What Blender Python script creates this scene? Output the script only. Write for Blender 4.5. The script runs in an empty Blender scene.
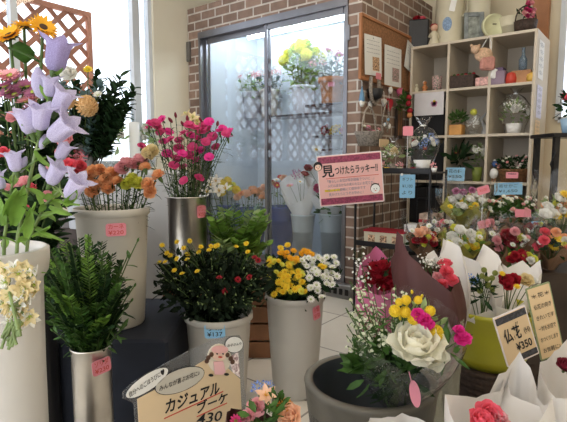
import bpy, math, random
from mathutils import Vector, Matrix, Quaternion
random.seed(7)
S = bpy.context.scene
C = S.collection
PI = math.pi
V = Vector
R = math.radians
# ------------------------------------------------------------------ camera
F = 480.0; CX = 283.5; CY = 211.0; EYE = 1.15
PITCH = math.atan(51/F); YAW = R(38)
cam = bpy.data.objects.new('camera', bpy.data.cameras.new('camera')); C.objects.link(cam)
cam.location = (0, 0, EYE); cam.rotation_euler = (PI/2-PITCH, 0, YAW)
cam.data.sensor_width = 36; cam.data.lens = F/567*36; cam.data.clip_start = .02
S.camera = cam
MC = cam.rotation_euler.to_matrix()
def ray(px, py): return MC @ V(((px-CX)/F, (CY-py)/F, -1))
def P(px, py, D): return V((0, 0, EYE)) + ray(px, py)*D
def PZ(px, py, z):
    r = ray(px, py); return V((0, 0, EYE)) + r*((z-EYE)/r.z)
def PY(px, py, Y):
    r = ray(px, py); return V((0, 0, EYE)) + r*(Y/r.y)
def PX(px, py, X):
    r = ray(px, py); return V((0, 0, EYE)) + r*(X/r.x)
def rnd(a, b): return random.uniform(a, b)
# ------------------------------------------------------------------ materials
MATS = {}
def mat(name, col, rough=.6, metal=0, noise=.12, scale=8, bump=0, trans=0, spec=.4, sss=0, emit=None, col2=None):
    if name in MATS: return MATS[name]
    m = bpy.data.materials.new(name); m.use_nodes = True
    nt = m.node_tree; b = nt.nodes['Principled BSDF']
    tc = nt.nodes.new('ShaderNodeTexCoord'); n = nt.nodes.new('ShaderNodeTexNoise')
    n.inputs['Scale'].default_value = scale; n.inputs['Detail'].default_value = 4
    nt.links.new(tc.outputs['Object'], n.inputs['Vector'])
    r = nt.nodes.new('ShaderNodeValToRGB')
    c = V(col[:3]); c2 = V(col2[:3]) if col2 else c
    lo = c*(1-noise); hi = c2*(1+noise)
    r.color_ramp.elements[0].position = .35; r.color_ramp.elements[1].position = .65
    r.color_ramp.elements[0].color = (*lo, 1); r.color_ramp.elements[1].color = (*[min(1, x) for x in hi], 1)
    nt.links.new(n.outputs['Fac'], r.inputs['Fac']); nt.links.new(r.outputs['Color'], b.inputs['Base Color'])
    b.inputs['Roughness'].default_value = rough; b.inputs['Metallic'].default_value = metal
    b.inputs['Specular IOR Level'].default_value = spec
    if bump:
        bp = nt.nodes.new('ShaderNodeBump'); bp.inputs['Strength'].default_value = bump; bp.inputs['Distance'].default_value = .004
        n2 = nt.nodes.new('ShaderNodeTexNoise'); n2.inputs['Scale'].default_value = scale*6
        nt.links.new(tc.outputs['Object'], n2.inputs['Vector'])
        nt.links.new(n2.outputs['Fac'], bp.inputs['Height']); nt.links.new(bp.outputs['Normal'], b.inputs['Normal'])
    if trans:   # thin translucent sheets: petals, leaves, paper
        out = nt.nodes['Material Output']; t = nt.nodes.new('ShaderNodeBsdfTranslucent'); mx = nt.nodes.new('ShaderNodeMixShader')
        mx.inputs[0].default_value = trans; nt.links.new(r.outputs['Color'], t.inputs['Color'])
        nt.links.new(b.outputs[0], mx.inputs[1]); nt.links.new(t.outputs[0], mx.inputs[2]); nt.links.new(mx.outputs[0], out.inputs['Surface'])
    if emit:
        b.inputs['Emission Color'].default_value = (*emit[:3], 1); b.inputs['Emission Strength'].default_value = emit[3]
    MATS[name] = m; return m
def clear(name, tint=(1, 1, 1), ior=1.45, rough=.02, bump=0, haze=0.0, hazecol=(1, 1, 1), bscale=18):
    if name in MATS: return MATS[name]
    m = bpy.data.materials.new(name); m.use_nodes = True; nt = m.node_tree; nt.nodes.clear()
    out = nt.nodes.new('ShaderNodeOutputMaterial'); t = nt.nodes.new('ShaderNodeBsdfTransparent'); g = nt.nodes.new('ShaderNodeBsdfGlossy')
    fr = nt.nodes.new('ShaderNodeLayerWeight'); fr.inputs['Blend'].default_value = .5; mx = nt.nodes.new('ShaderNodeMixShader')
    pw = nt.nodes.new('ShaderNodeMath'); pw.operation = 'POWER'; pw.inputs[1].default_value = 5; nt.links.new(fr.outputs['Facing'], pw.inputs[0])
    f0 = ((ior-1)/(ior+1))**2; ma = nt.nodes.new('ShaderNodeMath'); ma.operation = 'MULTIPLY_ADD'; ma.inputs[1].default_value = 1-f0; ma.inputs[2].default_value = f0; nt.links.new(pw.outputs[0], ma.inputs[0])
    t.inputs[0].default_value = (*tint, 1); g.inputs['Roughness'].default_value = rough
    if bump:
        tc = nt.nodes.new('ShaderNodeTexCoord'); n = nt.nodes.new('ShaderNodeTexNoise'); n.inputs['Scale'].default_value = bscale
        bp = nt.nodes.new('ShaderNodeBump'); bp.inputs['Strength'].default_value = bump; bp.inputs['Distance'].default_value = .02
        nt.links.new(tc.outputs['Object'], n.inputs['Vector']); nt.links.new(n.outputs['Fac'], bp.inputs['Height'])
        nt.links.new(bp.outputs[0], g.inputs['Normal']); nt.links.new(bp.outputs[0], fr.inputs['Normal'])
    nt.links.new(ma.outputs[0], mx.inputs[0]); nt.links.new(t.outputs[0], mx.inputs[1]); nt.links.new(g.outputs[0], mx.inputs[2])
    last = mx
    if haze:
        d = nt.nodes.new('ShaderNodeBsdfDiffuse'); d.inputs[0].default_value = (*hazecol, 1); m2 = nt.nodes.new('ShaderNodeMixShader')
        m2.inputs[0].default_value = haze; nt.links.new(mx.outputs[0], m2.inputs[1]); nt.links.new(d.outputs[0], m2.inputs[2]); last = m2
    nt.links.new(last.outputs[0], out.inputs['Surface']); MATS[name] = m; return m
def brick_mat(name, c1, c2, mortar, w, h, m=.012, axis='xz', offset=.5, rough=.8, bump=.5):
    ma = bpy.data.materials.new(name); ma.use_nodes = True; nt = ma.node_tree; b = nt.nodes['Principled BSDF']
    g = nt.nodes.new('ShaderNodeNewGeometry'); sp = nt.nodes.new('ShaderNodeSeparateXYZ'); cb = nt.nodes.new('ShaderNodeCombineXYZ')
    nt.links.new(g.outputs['Position'], sp.inputs[0])
    if axis == 'xyz':   # x+y along the course, z up
        ad = nt.nodes.new('ShaderNodeMath'); ad.operation = 'ADD'; nt.links.new(sp.outputs[0], ad.inputs[0]); nt.links.new(sp.outputs[1], ad.inputs[1])
        nt.links.new(ad.outputs[0], cb.inputs[0]); nt.links.new(sp.outputs[2], cb.inputs[1])
    else:
        nt.links.new(sp.outputs[0], cb.inputs[0]); nt.links.new(sp.outputs[1], cb.inputs[1])
    br = nt.nodes.new('ShaderNodeTexBrick'); br.offset = offset
    br.inputs['Scale'].default_value = 1; br.inputs['Brick Width'].default_value = w; br.inputs['Row Height'].default_value = h
    br.inputs['Mortar Size'].default_value = m; br.inputs['Mortar Smooth'].default_value = .15
    br.inputs['Color1'].default_value = (*c1, 1); br.inputs['Color2'].default_value = (*c2, 1); br.inputs['Mortar'].default_value = (*mortar, 1)
    nt.links.new(cb.outputs[0], br.inputs['Vector'])
    n = nt.nodes.new('ShaderNodeTexNoise'); n.inputs['Scale'].default_value = 14; n.inputs['Detail'].default_value = 6
    nt.links.new(g.outputs['Position'], n.inputs['Vector'])
    mx = nt.nodes.new('ShaderNodeMix'); mx.data_type = 'RGBA'; mx.blend_type = 'OVERLAY'; mx.inputs[0].default_value = .35 if bump else .1
    nt.links.new(br.outputs['Color'], mx.inputs[6]); nt.links.new(n.outputs['Fac'], mx.inputs[7]); nt.links.new(mx.outputs[2], b.inputs['Base Color'])
    b.inputs['Roughness'].default_value = rough
    if bump:
        inv = nt.nodes.new('ShaderNodeMath'); inv.operation = 'SUBTRACT'; inv.inputs[0].default_value = 1; nt.links.new(br.outputs['Fac'], inv.inputs[1])
        bp = nt.nodes.new('ShaderNodeBump'); bp.inputs['Strength'].default_value = bump; bp.inputs['Distance'].default_value = .01
        nt.links.new(inv.outputs[0], bp.inputs['Height']); nt.links.new(bp.outputs[0], b.inputs['Normal'])
    MATS[name] = ma; return ma
# ------------------------------------------------------------------ mesh builder
class MB:
    def __init__(s): s.v = []; s.f = []; s.m = []; s.sm = []
    def add(s, vs, fs, mi=0, M=None, smooth=True):
        o = len(s.v)
        s.v += [tuple(M @ V(v)) if M else tuple(v) for v in vs]
        s.f += [tuple(i+o for i in f) for f in fs]; s.m += [mi]*len(fs); s.sm += [smooth]*len(fs); return s
    def grid(s, rows, mi=0, M=None, closed=False, smooth=True):
        n = len(rows[0]); vs = [p for r in rows for p in r]; fs = []
        for i in range(len(rows)-1):
            for j in range(n if closed else n-1):
                k = (j+1) % n; fs.append((i*n+j, i*n+k, (i+1)*n+k, (i+1)*n+j))
        return s.add(vs, fs, mi, M, smooth)
    def box(s, c, sz, mi=0, M=None, bev=0):
        x, y, z = [a/2 for a in sz]; c = V(c); b = min(bev, x*.9, y*.9, z*.9)
        if b <= 0:
            vs = [c+V((i*x, j*y, k*z)) for i in (-1, 1) for j in (-1, 1) for k in (-1, 1)]
            return s.add(vs, [(0, 1, 3, 2), (4, 6, 7, 5), (0, 4, 5, 1), (2, 3, 7, 6), (0, 2, 6, 4), (1, 5, 7, 3)], mi, M, False)
        ring = lambda X, Y, Z: [c+V(p) for p in ((-X+b if 0 else -X, -Y+b, Z), (-X, Y-b, Z), (-X+b, Y, Z), (X-b, Y, Z), (X, Y-b, Z), (X, -Y+b, Z), (X-b, -Y, Z), (-X+b, -Y, Z))]
        rows = [ring(x-b*.7, y-b*.7, -z), ring(x, y, -z+b), ring(x, y, z-b), ring(x-b*.7, y-b*.7, z)]
        s.grid(rows, mi, M, True, False)
        s.add(rows[0], [tuple(range(8))], mi, M, False); s.add(rows[3], [tuple(range(7, -1, -1))], mi, M, False); return s
    def tube(s, pts, rad, seg=6, mi=0, M=None, cap=True):
        pts = [V(p) for p in pts]; rows = []
        if not hasattr(rad, '__len__'): rad = [rad]*len(pts)
        up = V((.13, .27, 1))
        for i, p in enumerate(pts):
            t = (pts[min(i+1, len(pts)-1)]-pts[max(i-1, 0)])
            t = t.normalized() if t.length > 1e-9 else V((0, 0, 1))
            a = t.cross(up)
            if a.length < .05: a = t.cross(V((1, 0, 0)))
            a.normalize(); b = t.cross(a)
            rows.append([p+(a*math.cos(k*2*PI/seg)+b*math.sin(k*2*PI/seg))*rad[i] for k in range(seg)])
        s.grid(rows, mi, M, True)
        if cap: s.add(rows[0], [tuple(range(seg-1, -1, -1))], mi, M); s.add(rows[-1], [tuple(range(seg))], mi, M)
        return s
    def lathe(s, prof, seg=24, mi=0, M=None, fn=None):
        rows = []
        for k, (r, z) in enumerate(prof):
            rows.append([V((math.cos(a)*r, math.sin(a)*r, z)) + (fn(k, a) if fn else V((0, 0, 0))) for a in [j*2*PI/seg for j in range(seg)]])
        return s.grid(rows, mi, M, True)
    def ball(s, c, r, mi=0, seg=8, M=None, sq=(1, 1, 1)):
        c = V(c); n = max(3, seg//2); rows = []
        for i in range(n+1):
            t = PI*i/n
            rows.append([c+V((math.sin(t)*math.cos(a)*r*sq[0], math.sin(t)*math.sin(a)*r*sq[1], -math.cos(t)*r*sq[2])) for a in [j*2*PI/seg for j in range(seg)]])
        return s.grid(rows, mi, M, True)
    def petal(s, M, L, W, bend=.6, cup=.2, prof='round', mi=0, nu=5, ruf=0, nv=3):
        rows = []; x = y = z = 0.; dl = L/(nu-1); ang = 0
        for i in range(nu):
            u = i/(nu-1)
            w = {'round': math.sin(PI*min(.97, .12+.78*u))**.7, 'point': math.sin(PI*min(1, .1+.9*u))**.8, 'fan': .18+.82*u**.7,
                 'leaf': math.sin(PI*min(1, .03+.97*u))**.75}[prof]*W/2
            row = []
            for j in range(nv):
                q = j/(nv-1)*2-1
                dz = cup*W*(q*q) + (rnd(-ruf, ruf)*u*W if ruf else 0); dy = -abs(q)*(.12*L if prof == 'fan' and i == nu-1 else 0) + (rnd(-ruf, ruf)*L*.4 if ruf and i == nu-1 else 0)
                row.append(V((q*w, y+dy-math.sin(ang)*dz, z+math.cos(ang)*dz)))
            rows.append(row); ang = bend*u; y += dl*math.cos(ang); z += dl*math.sin(ang)
        return s.grid(rows, mi, M)
    def mesh(s, name, mats):
        me = bpy.data.meshes.new(name); me.from_pydata(s.v, [], s.f)
        for m in mats: me.materials.append(m)
        me.polygons.foreach_set('material_index', s.m); me.polygons.foreach_set('use_smooth', s.sm); me.update(); return me
    def build(s, name, mats, parent=None, loc=None):
        if not isinstance(mats, (list, tuple)): mats = [mats]
        o = bpy.data.objects.new(name, s.mesh(name, mats)); C.objects.link(o); o.parent = parent
        if loc is not None: o.location = loc
        return o
def inst(name, me, parent, M=None):
    o = bpy.data.objects.new(name, me); C.objects.link(o); o.parent = parent
    if M is not None: o.matrix_local = M
    return o
def tag(o, label, cat, group=None):
    o['label'] = label; o['category'] = cat
    if group: o['group'] = group
    return o
def thing(name, label, cat, loc=(0, 0, 0), rz=0, group=None):
    o = bpy.data.objects.new(name, None); C.objects.link(o); o.location = loc; o.rotation_euler = (0, 0, rz); o.empty_display_size = .05
    return tag(o, label, cat, group)
def struct(name, mb, mats, parent=None):
    o = mb.build(name, mats, parent)
    if parent is None: o['kind'] = 'structure'
    return o
def copy_thing(root, loc, rz=None, label=None):
    r = root.copy(); C.objects.link(r); r.location = loc
    if rz is not None: r.rotation_euler = (0, 0, rz)
    if label: r['label'] = label
    for ch in root.children:
        c = ch.copy(); C.objects.link(c); c.parent = r
        for g in ch.children:
            d = g.copy(); C.objects.link(d); d.parent = c
    return r
def dirM(d, loc=(0, 0, 0), s=1, spin=0):
    q = V(d).normalized().to_track_quat('Z', 'Y')
    return Matrix.Translation(V(loc)) @ q.to_matrix().to_4x4() @ Matrix.Rotation(spin, 4, 'Z') @ Matrix.Scale(s, 4)
def Tz(a, e=0, loc=(0, 0, 0)):   # petal frame: azimuth a, elevation e
    return Matrix.Translation(V(loc)) @ Matrix.Rotation(a, 4, 'Z') @ Matrix.Rotation(e, 4, 'X')
# ---- writing
def text(parent, s, size, M, m, bold=0, name='lettering', width=None, align='CENTER'):
    c = bpy.data.curves.new('t', 'FONT'); c.body = s; c.size = size; c.align_x = align; c.align_y = 'CENTER'; c.offset = bold*size; c.resolution_u = 3
    o = bpy.data.objects.new('t', c); C.objects.link(o); bpy.context.view_layer.update()
    me = bpy.data.meshes.new_from_object(o)
    w = max([v.co.x for v in me.vertices]+[0])-min([v.co.x for v in me.vertices]+[0])
    bpy.data.objects.remove(o); me.materials.clear(); me.materials.append(m)
    if width and w > 0: me.transform(Matrix.Scale(width/w, 4, (1, 0, 0)))
    return inst(name, me, parent, M)
def rrect(mb, w, h, r, t, mi=0, M=None, n=4, pts=None):
    if pts is None:
        pts = []
        for cx, cy, a0 in ((w/2-r, h/2-r, 0), (-w/2+r, h/2-r, 90), (-w/2+r, -h/2+r, 180), (w/2-r, -h/2+r, 270)):
            for k in range(n+1):
                a = R(a0+90*k/n); pts.append((cx+r*math.cos(a), cy+r*math.sin(a)))
    k = len(pts)
    a = [V((x, y, t/2)) for x, y in pts]; b = [V((x, y, -t/2)) for x, y in pts]
    mb.add(a, [tuple(range(k))], mi, M, False); mb.add(b, [tuple(range(k-1, -1, -1))], mi, M, False)
    mb.grid([b, a], mi, M, True, False); return mb
def ell(cx, cy, rx, ry, n=20, rot=0): return [(cx+rx*math.cos(a)*math.cos(rot)-ry*math.sin(a)*math.sin(rot), cy+rx*math.cos(a)*math.sin(rot)+ry*math.sin(a)*math.cos(rot)) for a in [i*2*PI/n for i in range(n)]]
def faceM(loc, yaw=YAW, tilt=0, roll=0):   # a card whose +Z faces the viewer side, +Y is up
    return Matrix.Translation(V(loc)) @ Matrix.Rotation(yaw, 4, 'Z') @ Matrix.Rotation(PI/2-tilt, 4, 'X') @ Matrix.Rotation(roll, 4, 'Z')
# ------------------------------------------------------------------ palette
ink = mat('ink_black', (.015, .015, .018), .7, noise=0)
red_ink = mat('ink_red', (.6, .08, .06), .7, noise=0)
pinkcard = mat('card_pink', (.78, .27, .33), .5, noise=.04)
bluecard = mat('card_blue', (.25, .5, .72), .5, noise=.04)
whitecard = mat('card_white', (.8, .8, .78), .5, noise=.03)
creamcard = mat('card_cream', (.74, .55, .33), .5, noise=.03)
white_plastic = mat('bucket_plastic', (.53, .5, .44), .4, noise=.04, scale=3, bump=.1)
grey_plastic = mat('bucket_grey_plastic', (.42, .44, .48), .4, noise=.05, scale=3)
steel = mat('brushed_tin', (.62, .58, .52), .32, 1, noise=.18, scale=5, bump=.15)
alu = mat('aluminium', (.2, .2, .22), .35, .8, noise=.05)
stemg = mat('stem_green', (.07, .12, .03), .6, noise=.2, scale=30)
darkg = mat('leaf_dark', (.018, .045, .015), .65, noise=.35, scale=25, trans=.15, spec=.15)
midg = mat('leaf_mid', (.055, .13, .022), .6, noise=.35, scale=25, trans=.25)
limeg = mat('leaf_lime', (.2, .36, .06), .5, noise=.25, scale=25, trans=.3)
blueg = mat('leaf_grey_blue', (.12, .2, .2), .5, noise=.3, scale=25, trans=.2)
paleg = mat('leaf_pale', (.3, .4, .16), .5, noise=.25, scale=25, trans=.3)
def pet(name, c, c2=None, tr=.25): return mat('petal_'+name, c, .55, noise=.12, scale=60, trans=tr, col2=c2)
p_pink = pet('magenta', (.68, .06, .22)); p_pale = pet('pale_pink', (.85, .42, .45)); p_or = pet('orange', (1, .42, .18), (1, .58, .32)); p_yel = pet('yellow', (.9, .68, .05)); p_lem = pet('lemon', (.75, .75, .12))
p_lil = pet('pale_lilac', (.47, .41, .68), (.74, .7, .86), .4); p_wh = pet('white', (.95, .93, .86)); p_cr = pet('cream', (.85, .72, .42)); p_lav = pet('lavender', (.3, .25, .52), (.5, .44, .7), .4); p_red = pet('red', (.4, .015, .03)); p_mau = pet('mauve', (.55, .22, .36))
p_sun = pet('sunflower', (.95, .5, .03)); p_blue = pet('blue', (.22, .35, .75)); p_cor = pet('coral', (.9, .16, .22)); p_peach = pet('peach', (1, .6, .4)); p_hot = pet('hot_pink', (.85, .05, .35)); p_bur = pet('burgundy', (.22, .02, .04))
brownc = mat('flower_centre', (.06, .03, .015), .8, noise=.4, scale=80); yelc = mat('flower_centre_yellow', (.8, .5, .03), .8, noise=.2, scale=80); grc = mat('flower_centre_green', (.4, .5, .08), .8, noise=.2, scale=80)
wood = mat('wood_crate', (.2, .09, .04), .6, noise=.35, scale=5, bump=.3)
darkwood = mat('dark_wood', (.035, .022, .016), .5, noise=.3, scale=6, bump=.2)
orangewood = mat('orange_wood', (.36, .15, .06), .5, noise=.2, scale=4)
black = mat('black_metal', (.012, .012, .014), .4, noise=.1)
blackcloth = mat('black_cloth', (.008, .011, .02), .8, noise=.2)
# ------------------------------------------------------------------ blooms (unit: metres, radius ~1 scaled on use)
BL = {}
def bloom(kind, pm, cm=None):
    key = (kind, pm.name, cm.name if cm else '')
    if key in BL: return BL[key]
    mb = MB(); mats = [pm, cm or grc, stemg]
    if kind == 'carnation':
        for n, e, L in ((11, 0, .9), (11, 22, .98), (10, 42, 1), (9, 60, .98), (7, 78, .95)):
            for i in range(n): mb.petal(Tz(2*PI*(i+rnd(-.2, .2))/n, R(e), (0, 0, -.25)), L*rnd(.88, 1.05), .75, rnd(-.2, .5), .06, 'fan', 0, 4, .16, 5)
        mb.tube([(0, 0, -1.1), (0, 0, -.7), (0, 0, -.2)], [.12, .24, .3], 7, 2)
    elif kind == 'dianthus':
        for k in range(2):
            for i in range(6): mb.petal(Tz(2*PI*(i+k*.5)/6, R(12+30*k)), 1-.2*k, .95, -.1, .05, 'fan', 0, 4, .1, 5)
        mb.tube([(0, 0, -1), (0, 0, 0)], [.12, .25], 6, 2)
    elif kind == 'daisy':
        for k in range(2):
            for i in range(14): mb.petal(Tz(2*PI*(i+k*.5)/14, R(8+14*k)), 1-.15*k, .3, .1, .1, 'round', 0, 4)
        mb.ball((0, 0, .06), .34, 1, 8, sq=(1, 1, .5))
    elif kind == 'button':
        for k, (n, e, L) in enumerate(((11, 5, 1), (10, 35, .85), (8, 60, .6))):
            for i in range(n): mb.petal(Tz(2*PI*(i+k*.5)/n, R(e)), L, .42, .5, .15, 'round', 0, 3)
        mb.ball((0, 0, .12), .38, 1, 7, sq=(1, 1, .6))
    elif kind == 'pompon':
        mb.ball((0, 0, 0), .8, 0, 12)
        for i in range(110):
            z = 1-2*(i+.5)/110; a = i*2.399963
            d = V((math.sqrt(1-z*z)*math.cos(a), math.sqrt(1-z*z)*math.sin(a), z))
            mb.petal(dirM(d, d*.72) @ Matrix.Rotation(R(60), 4, 'X'), .34, .3, .5, .3, 'round', 0, 3)
    elif kind == 'rose':
        for k, (n, r, e, L, W) in enumerate(((3, .08, 86, .75, .7), (4, .2, 80, .9, .95), (5, .34, 68, 1., 1.1), (6, .42, 48, 1.05, 1.2), (6, .45, 26, 1.05, 1.2))):
            for i in range(n):
                a = 2*PI*(i+k*.37)/n
                mb.petal(Tz(a, R(e), (-math.sin(a)*r*.6, math.cos(a)*r*.6, -.45)), L, W, rnd(-.15, .35) if k < 3 else rnd(.1, .5), .16, 'round', 0, 5, .05, 5)
        mb.tube([(0, 0, -1), (0, 0, -.45)], [.12, .3], 6, 2)
    elif kind == 'bell':   # mouth at +Z 1.0, base at 0
        prof = [(.04, 0), (.2, .05), (.3, .22), (.32, .5), (.33, .75), (.38, .9), (.48, 1.0), (.53, .98)]
        mb.lathe(prof, 20, 0, fn=lambda k, a: V((math.cos(a), math.sin(a), .7))*(math.cos(5*a)*.02*max(0, k-3)**1.45) + V((math.cos(a), math.sin(a), 0))*math.cos(5*a)*.02)
        for i in range(5): mb.petal(Tz(2*PI*i/5, R(62), (0, 0, -.04)), .45, .3, .35, .1, 'point', 2, 4)
        mb.tube([(0, 0, -.3), (0, 0, .1)], [.07, .16], 6, 2)
    elif kind == 'star':
        for i in range(6): mb.petal(Tz(2*PI*i/6, R(28)), 1, .48, .1, .15, 'point', 0, 5)
        mb.ball((0, 0, .12), .14, 1, 6)
        for i in range(6): mb.tube([(0, 0, 0), (.3*math.cos(i), .3*math.sin(i), .4)], .03, 3, 1)
    elif kind == 'bud':
        mb.lathe([(0, -1), (.35, -.7), (.5, -.1), (.4, .5), (.12, 1), (0, 1.05)], 8, 0)
        for i in range(4): mb.petal(Tz(2*PI*i/4, R(65), (0, 0, -.9)), 1, .5, .3, .1, 'point', 2, 4)
    elif kind == 'lily':
        for i in range(6): mb.petal(Tz(2*PI*i/6, R(48-14*(i % 2))), 1.05, .5, -.7, .12, 'point', 0, 6)
        for i in range(5): mb.tube([(0, 0, 0), (.2*math.cos(i*1.3), .2*math.sin(i*1.3), .6)], .03, 3, 1)
    elif kind == 'filler':
        for i in range(16):
            d = V((rnd(-1, 1), rnd(-1, 1), rnd(-.2, 1))); mb.tube([(0, 0, -.8), d*.5, d], .02, 3, 2, cap=False)
            for k in range(5): mb.petal(dirM(d, d) @ Tz(2*PI*k/5, R(30)), .17, .16, 0, .1, 'round', 0, 3)
    elif kind == 'statice':
        for i in range(40):
            d = V((rnd(-1, 1), rnd(-1, 1), rnd(-.3, 1))).normalized()*rnd(.4, 1); mb.petal(dirM(d, d) @ Tz(rnd(0, 6), R(35)), .3, .3, .3, .2, 'fan', 0, 3)
    BL[key] = mb.mesh('bloom', mats); return BL[key]
def sunflower_head(root, loc, d, r):
    mb = MB()
    for n, e, L in ((17, 4, 1), (15, 22, .9)):
        for i in range(n): mb.petal(Tz(2*PI*(i+rnd(-.2, .2))/n, R(e), (0, 0, 0)), L*rnd(.9, 1.05), .32, .15, .12, 'point', 0, 5)
    for i in range(12): mb.petal(Tz(2*PI*i/12, R(-8), (0, 0, -.06)), .6, .25, -.2, .1, 'point', 1, 4)
    h = inst('petals', mb.mesh('petals', [p_sun, stemg]), root, dirM(d, loc, r))
    c = MB().lathe([(0, .12), (.2, .14), (.36, .1), (.45, .02), (.4, -.1), (0, -.12)], 16, 0)
    c.build('flower_centre', brownc, h)
def leafset(mb, pts, n, L, W, mi=0, t0=.1, t1=.95, up=.5, prof='leaf'):
    for i in range(n):
        t = t0+(t1-t0)*(i+rnd(-.3, .3))/n; t = max(0, min(.999, t)); k = t*(len(pts)-1); a = int(k); p = pts[a].lerp(pts[a+1], k-a)
        ax = (pts[a+1]-pts[a]).normalized()
        M = dirM(ax, p, 1, i*2.4+rnd(-.4, .4)) @ Matrix.Rotation(rnd(up-.25, up+.25), 4, 'X')
        mb.petal(M, L*rnd(.7, 1.15), W*rnd(.8, 1.15), rnd(-.9, -.1), .12, prof, mi, 5)
def curve(a, b, n=7, sag=.15, d=None):
    a = V(a); b = V(b); m = (a+b)/2; L = (b-a).length
    m.x = a.x*.65+b.x*.35; m.y = a.y*.65+b.y*.35; m.z += sag*L*.3
    return [a*(1-t)**2+m*2*t*(1-t)+b*t*t for t in [i/(n-1) for i in range(n)]]
def stem_flower(name, label, cat, group, base, head, kind, pm, r, face=None, cm=None, leaf=None, lm=None, nl=5, ll=.06, lw=.012, sr=.0022, part='bloom'):
    base = V(base); head = V(head)
    t = thing(name, label, cat, base, 0, group)
    pts = curve((0, 0, 0), head-base)
    mb = MB().tube(pts, sr, 5); mb.build('stem', stemg, t)
    if nl:
        lb = MB(); leafset(lb, pts, nl, ll, lw, t0=.3); lb.build('leaves', lm or midg, t)['kind'] = 'stuff'
    d = V(face) if face is not None else (pts[-1]-pts[-3]).normalized()+V((0, -.1, .1))
    if kind == 'sunflower': sunflower_head(t, pts[-1], d, r)
    else: inst(part, bloom(kind, pm, cm), t, dirM(d, pts[-1], r, rnd(0, 6)))
    return t
toCam = MC @ V((0, 0, 1))
def facing(k=.6, spread=.5): return toCam*k + V((rnd(-spread, spread), rnd(-spread, spread), 1-k*.5))
# ------------------------------------------------------------------ vessels
def price_tag(root, z, r, world, w, h, m, lines, roll=0, off=0):
    """sticker on a round vessel, turned towards direction 'world' (azimuth)"""
    n = V((math.cos(world), math.sin(world), 0))
    M = Matrix.Translation(n*(r+.002)+V((0, 0, z))) @ Matrix.Rotation(world+PI/2, 4, 'Z') @ Matrix.Rotation(PI/2, 4, 'X') @ Matrix.Rotation(roll, 4, 'Z')
    mb = MB(); rrect(mb, w, h, min(w, h)*.2, .002); t = mb.build('price_tag', m, root); t.matrix_local = M
    for i, s in enumerate(lines):
        text(t, s, h*.42, Matrix.Translation((0, h*(.22-.45*i), .0016)), red_ink if m is pinkcard else ink, .01, width=w*.75)
    return t
def az_to(base, px_off_ratio):   # azimuth of the vessel side seen at a fraction (-1..1) of its width
    b = V(base); a = math.atan2(-b.y, -b.x); return a + math.asin(px_off_ratio)
def bucket(label, loc, r, h, m=None, taper=.72, group='white flower buckets', name='flower_bucket', cat='bucket', lip=.006, water=True):
    t = thing(name, label, cat, loc, 0, group); m = m or white_plastic; b = r*taper
    mb = MB().lathe([(0, 0), (b*.96, 0), (b, .006), (b+(r-b)*.5, h*.5), (r-.004, h-.035), (r, h-.03), (r+lip, h-.026), (r+lip, h-.004), (r+lip-.003, h), (r-.002, h), (r-.006, h-.01), (b-.006, .008), (0, .008)], 40)
    mb.build('bucket_body', m, t)
    if water:
        zz = h*.72; rr = b+(r-b)*.72-.009
        MB().lathe([(0, zz), (rr, zz)], 32).build('water', clear('water', (.75, .85, .8), 1.33), t)
    return t
def tin(label, loc, r, h, m=None, group='metal flower tins'):
    t = thing('flower_tin', label, 'vase', loc, 0, group); m = m or steel
    MB().lathe([(0, 0), (r, 0), (r, .004), (r*.995, h*.5), (r, h-.008), (r+.003, h-.006), (r+.003, h), (r-.001, h), (r-.003, h-.01), (r-.004, .004), (0, .004)], 40).build('tin_body', m, t)
    return t
# ================================================================== THE ROOM
cream = mat('plaster_cream', (.68, .6, .44), .85, noise=.03, scale=2)
whitewall = mat('plaster_white', (.5, .5, .5), .85, noise=.03, scale=2)
brick = brick_mat('brick_facing', (.3, .2, .15), (.17, .11, .085), (.5, .45, .4), .2, .085, .008, 'xyz')
YC = PZ(352, 298, 0).y            # cooler front
XL = PY(191, 160, YC).x-.02       # left wall
XC = PY(359, 200, YC).x           # cooler right corner
YS = YC+.8; YB = YS+.64; XR = 1.6; ZC = 3.25
print('YC', YC, 'XL', XL, 'XC', XC)
floor_m = brick_mat('floor_tile', (.78, .74, .67), (.74, .7, .63), (.36, .33, .3), .6, .6, .006, 'xy', 0, .25, 0)
struct('floor', MB().box((-1.5, 1.5, -.05), (7, 9, .1)), floor_m)
struct('ceiling', MB().box(((XL+XR)/2, 1.2, ZC+.05), (XR-XL+.2, YB*2-1, .1)), mat('ceiling_white', (.75, .74, .7), .9, noise=.02))
struct('wall_back', MB().box(((XL+XR)/2, YB+.05, ZC/2), (XR-XL+.2, .1, ZC)), cream)
struct('wall_right', MB().box((XR+.05, (YB-1.5)/2, ZC/2), (.1, YB+1.5, ZC)), cream)
# left wall: sill wall, pier by the cooler, lintel
WZ = 1.08; WY = PX(157, 160, XL).y
lw = MB().box((XL-.06, (YB-1.6)/2, WZ/2), (.12, YB+1.6, WZ)).box((XL-.06, (WY+YB)/2, (ZC+WZ)/2), (.12, YB-WY, ZC-WZ)).box((XL-.06, (WY-1.6)/2, ZC-.05), (.12, WY+1.6, .1))
struct('wall_left', lw, [mat('plaster_left_glow', (.78, .72, .58), .85, noise=.03, scale=2)])  # cream plaster lightened in colour to stand in for the window's glow
struct('trim_1', MB().box((XL+.05, (WY-1.2)/2-.2, WZ-.015), (.2, WY+1, .03), bev=.006), whitewall)   # window sill
w = thing('window_1', 'x', 'window', (XL-.06, 0, 0)); w['kind'] = 'structure'; del w['label']; del w['category']
fm = mat('window_frame_paint', (.6, .63, .66), .4, noise=.03)
y1 = PX(140, 100, XL).y
fb = MB()
for y, ww in ((WY-.02, .04), (y1, .075), (y1-1.1, .05), (-.2, .06), (-1.45, .06)): fb.box((0, y, (ZC+WZ)/2), (.07, ww, ZC-WZ-.1))
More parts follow.
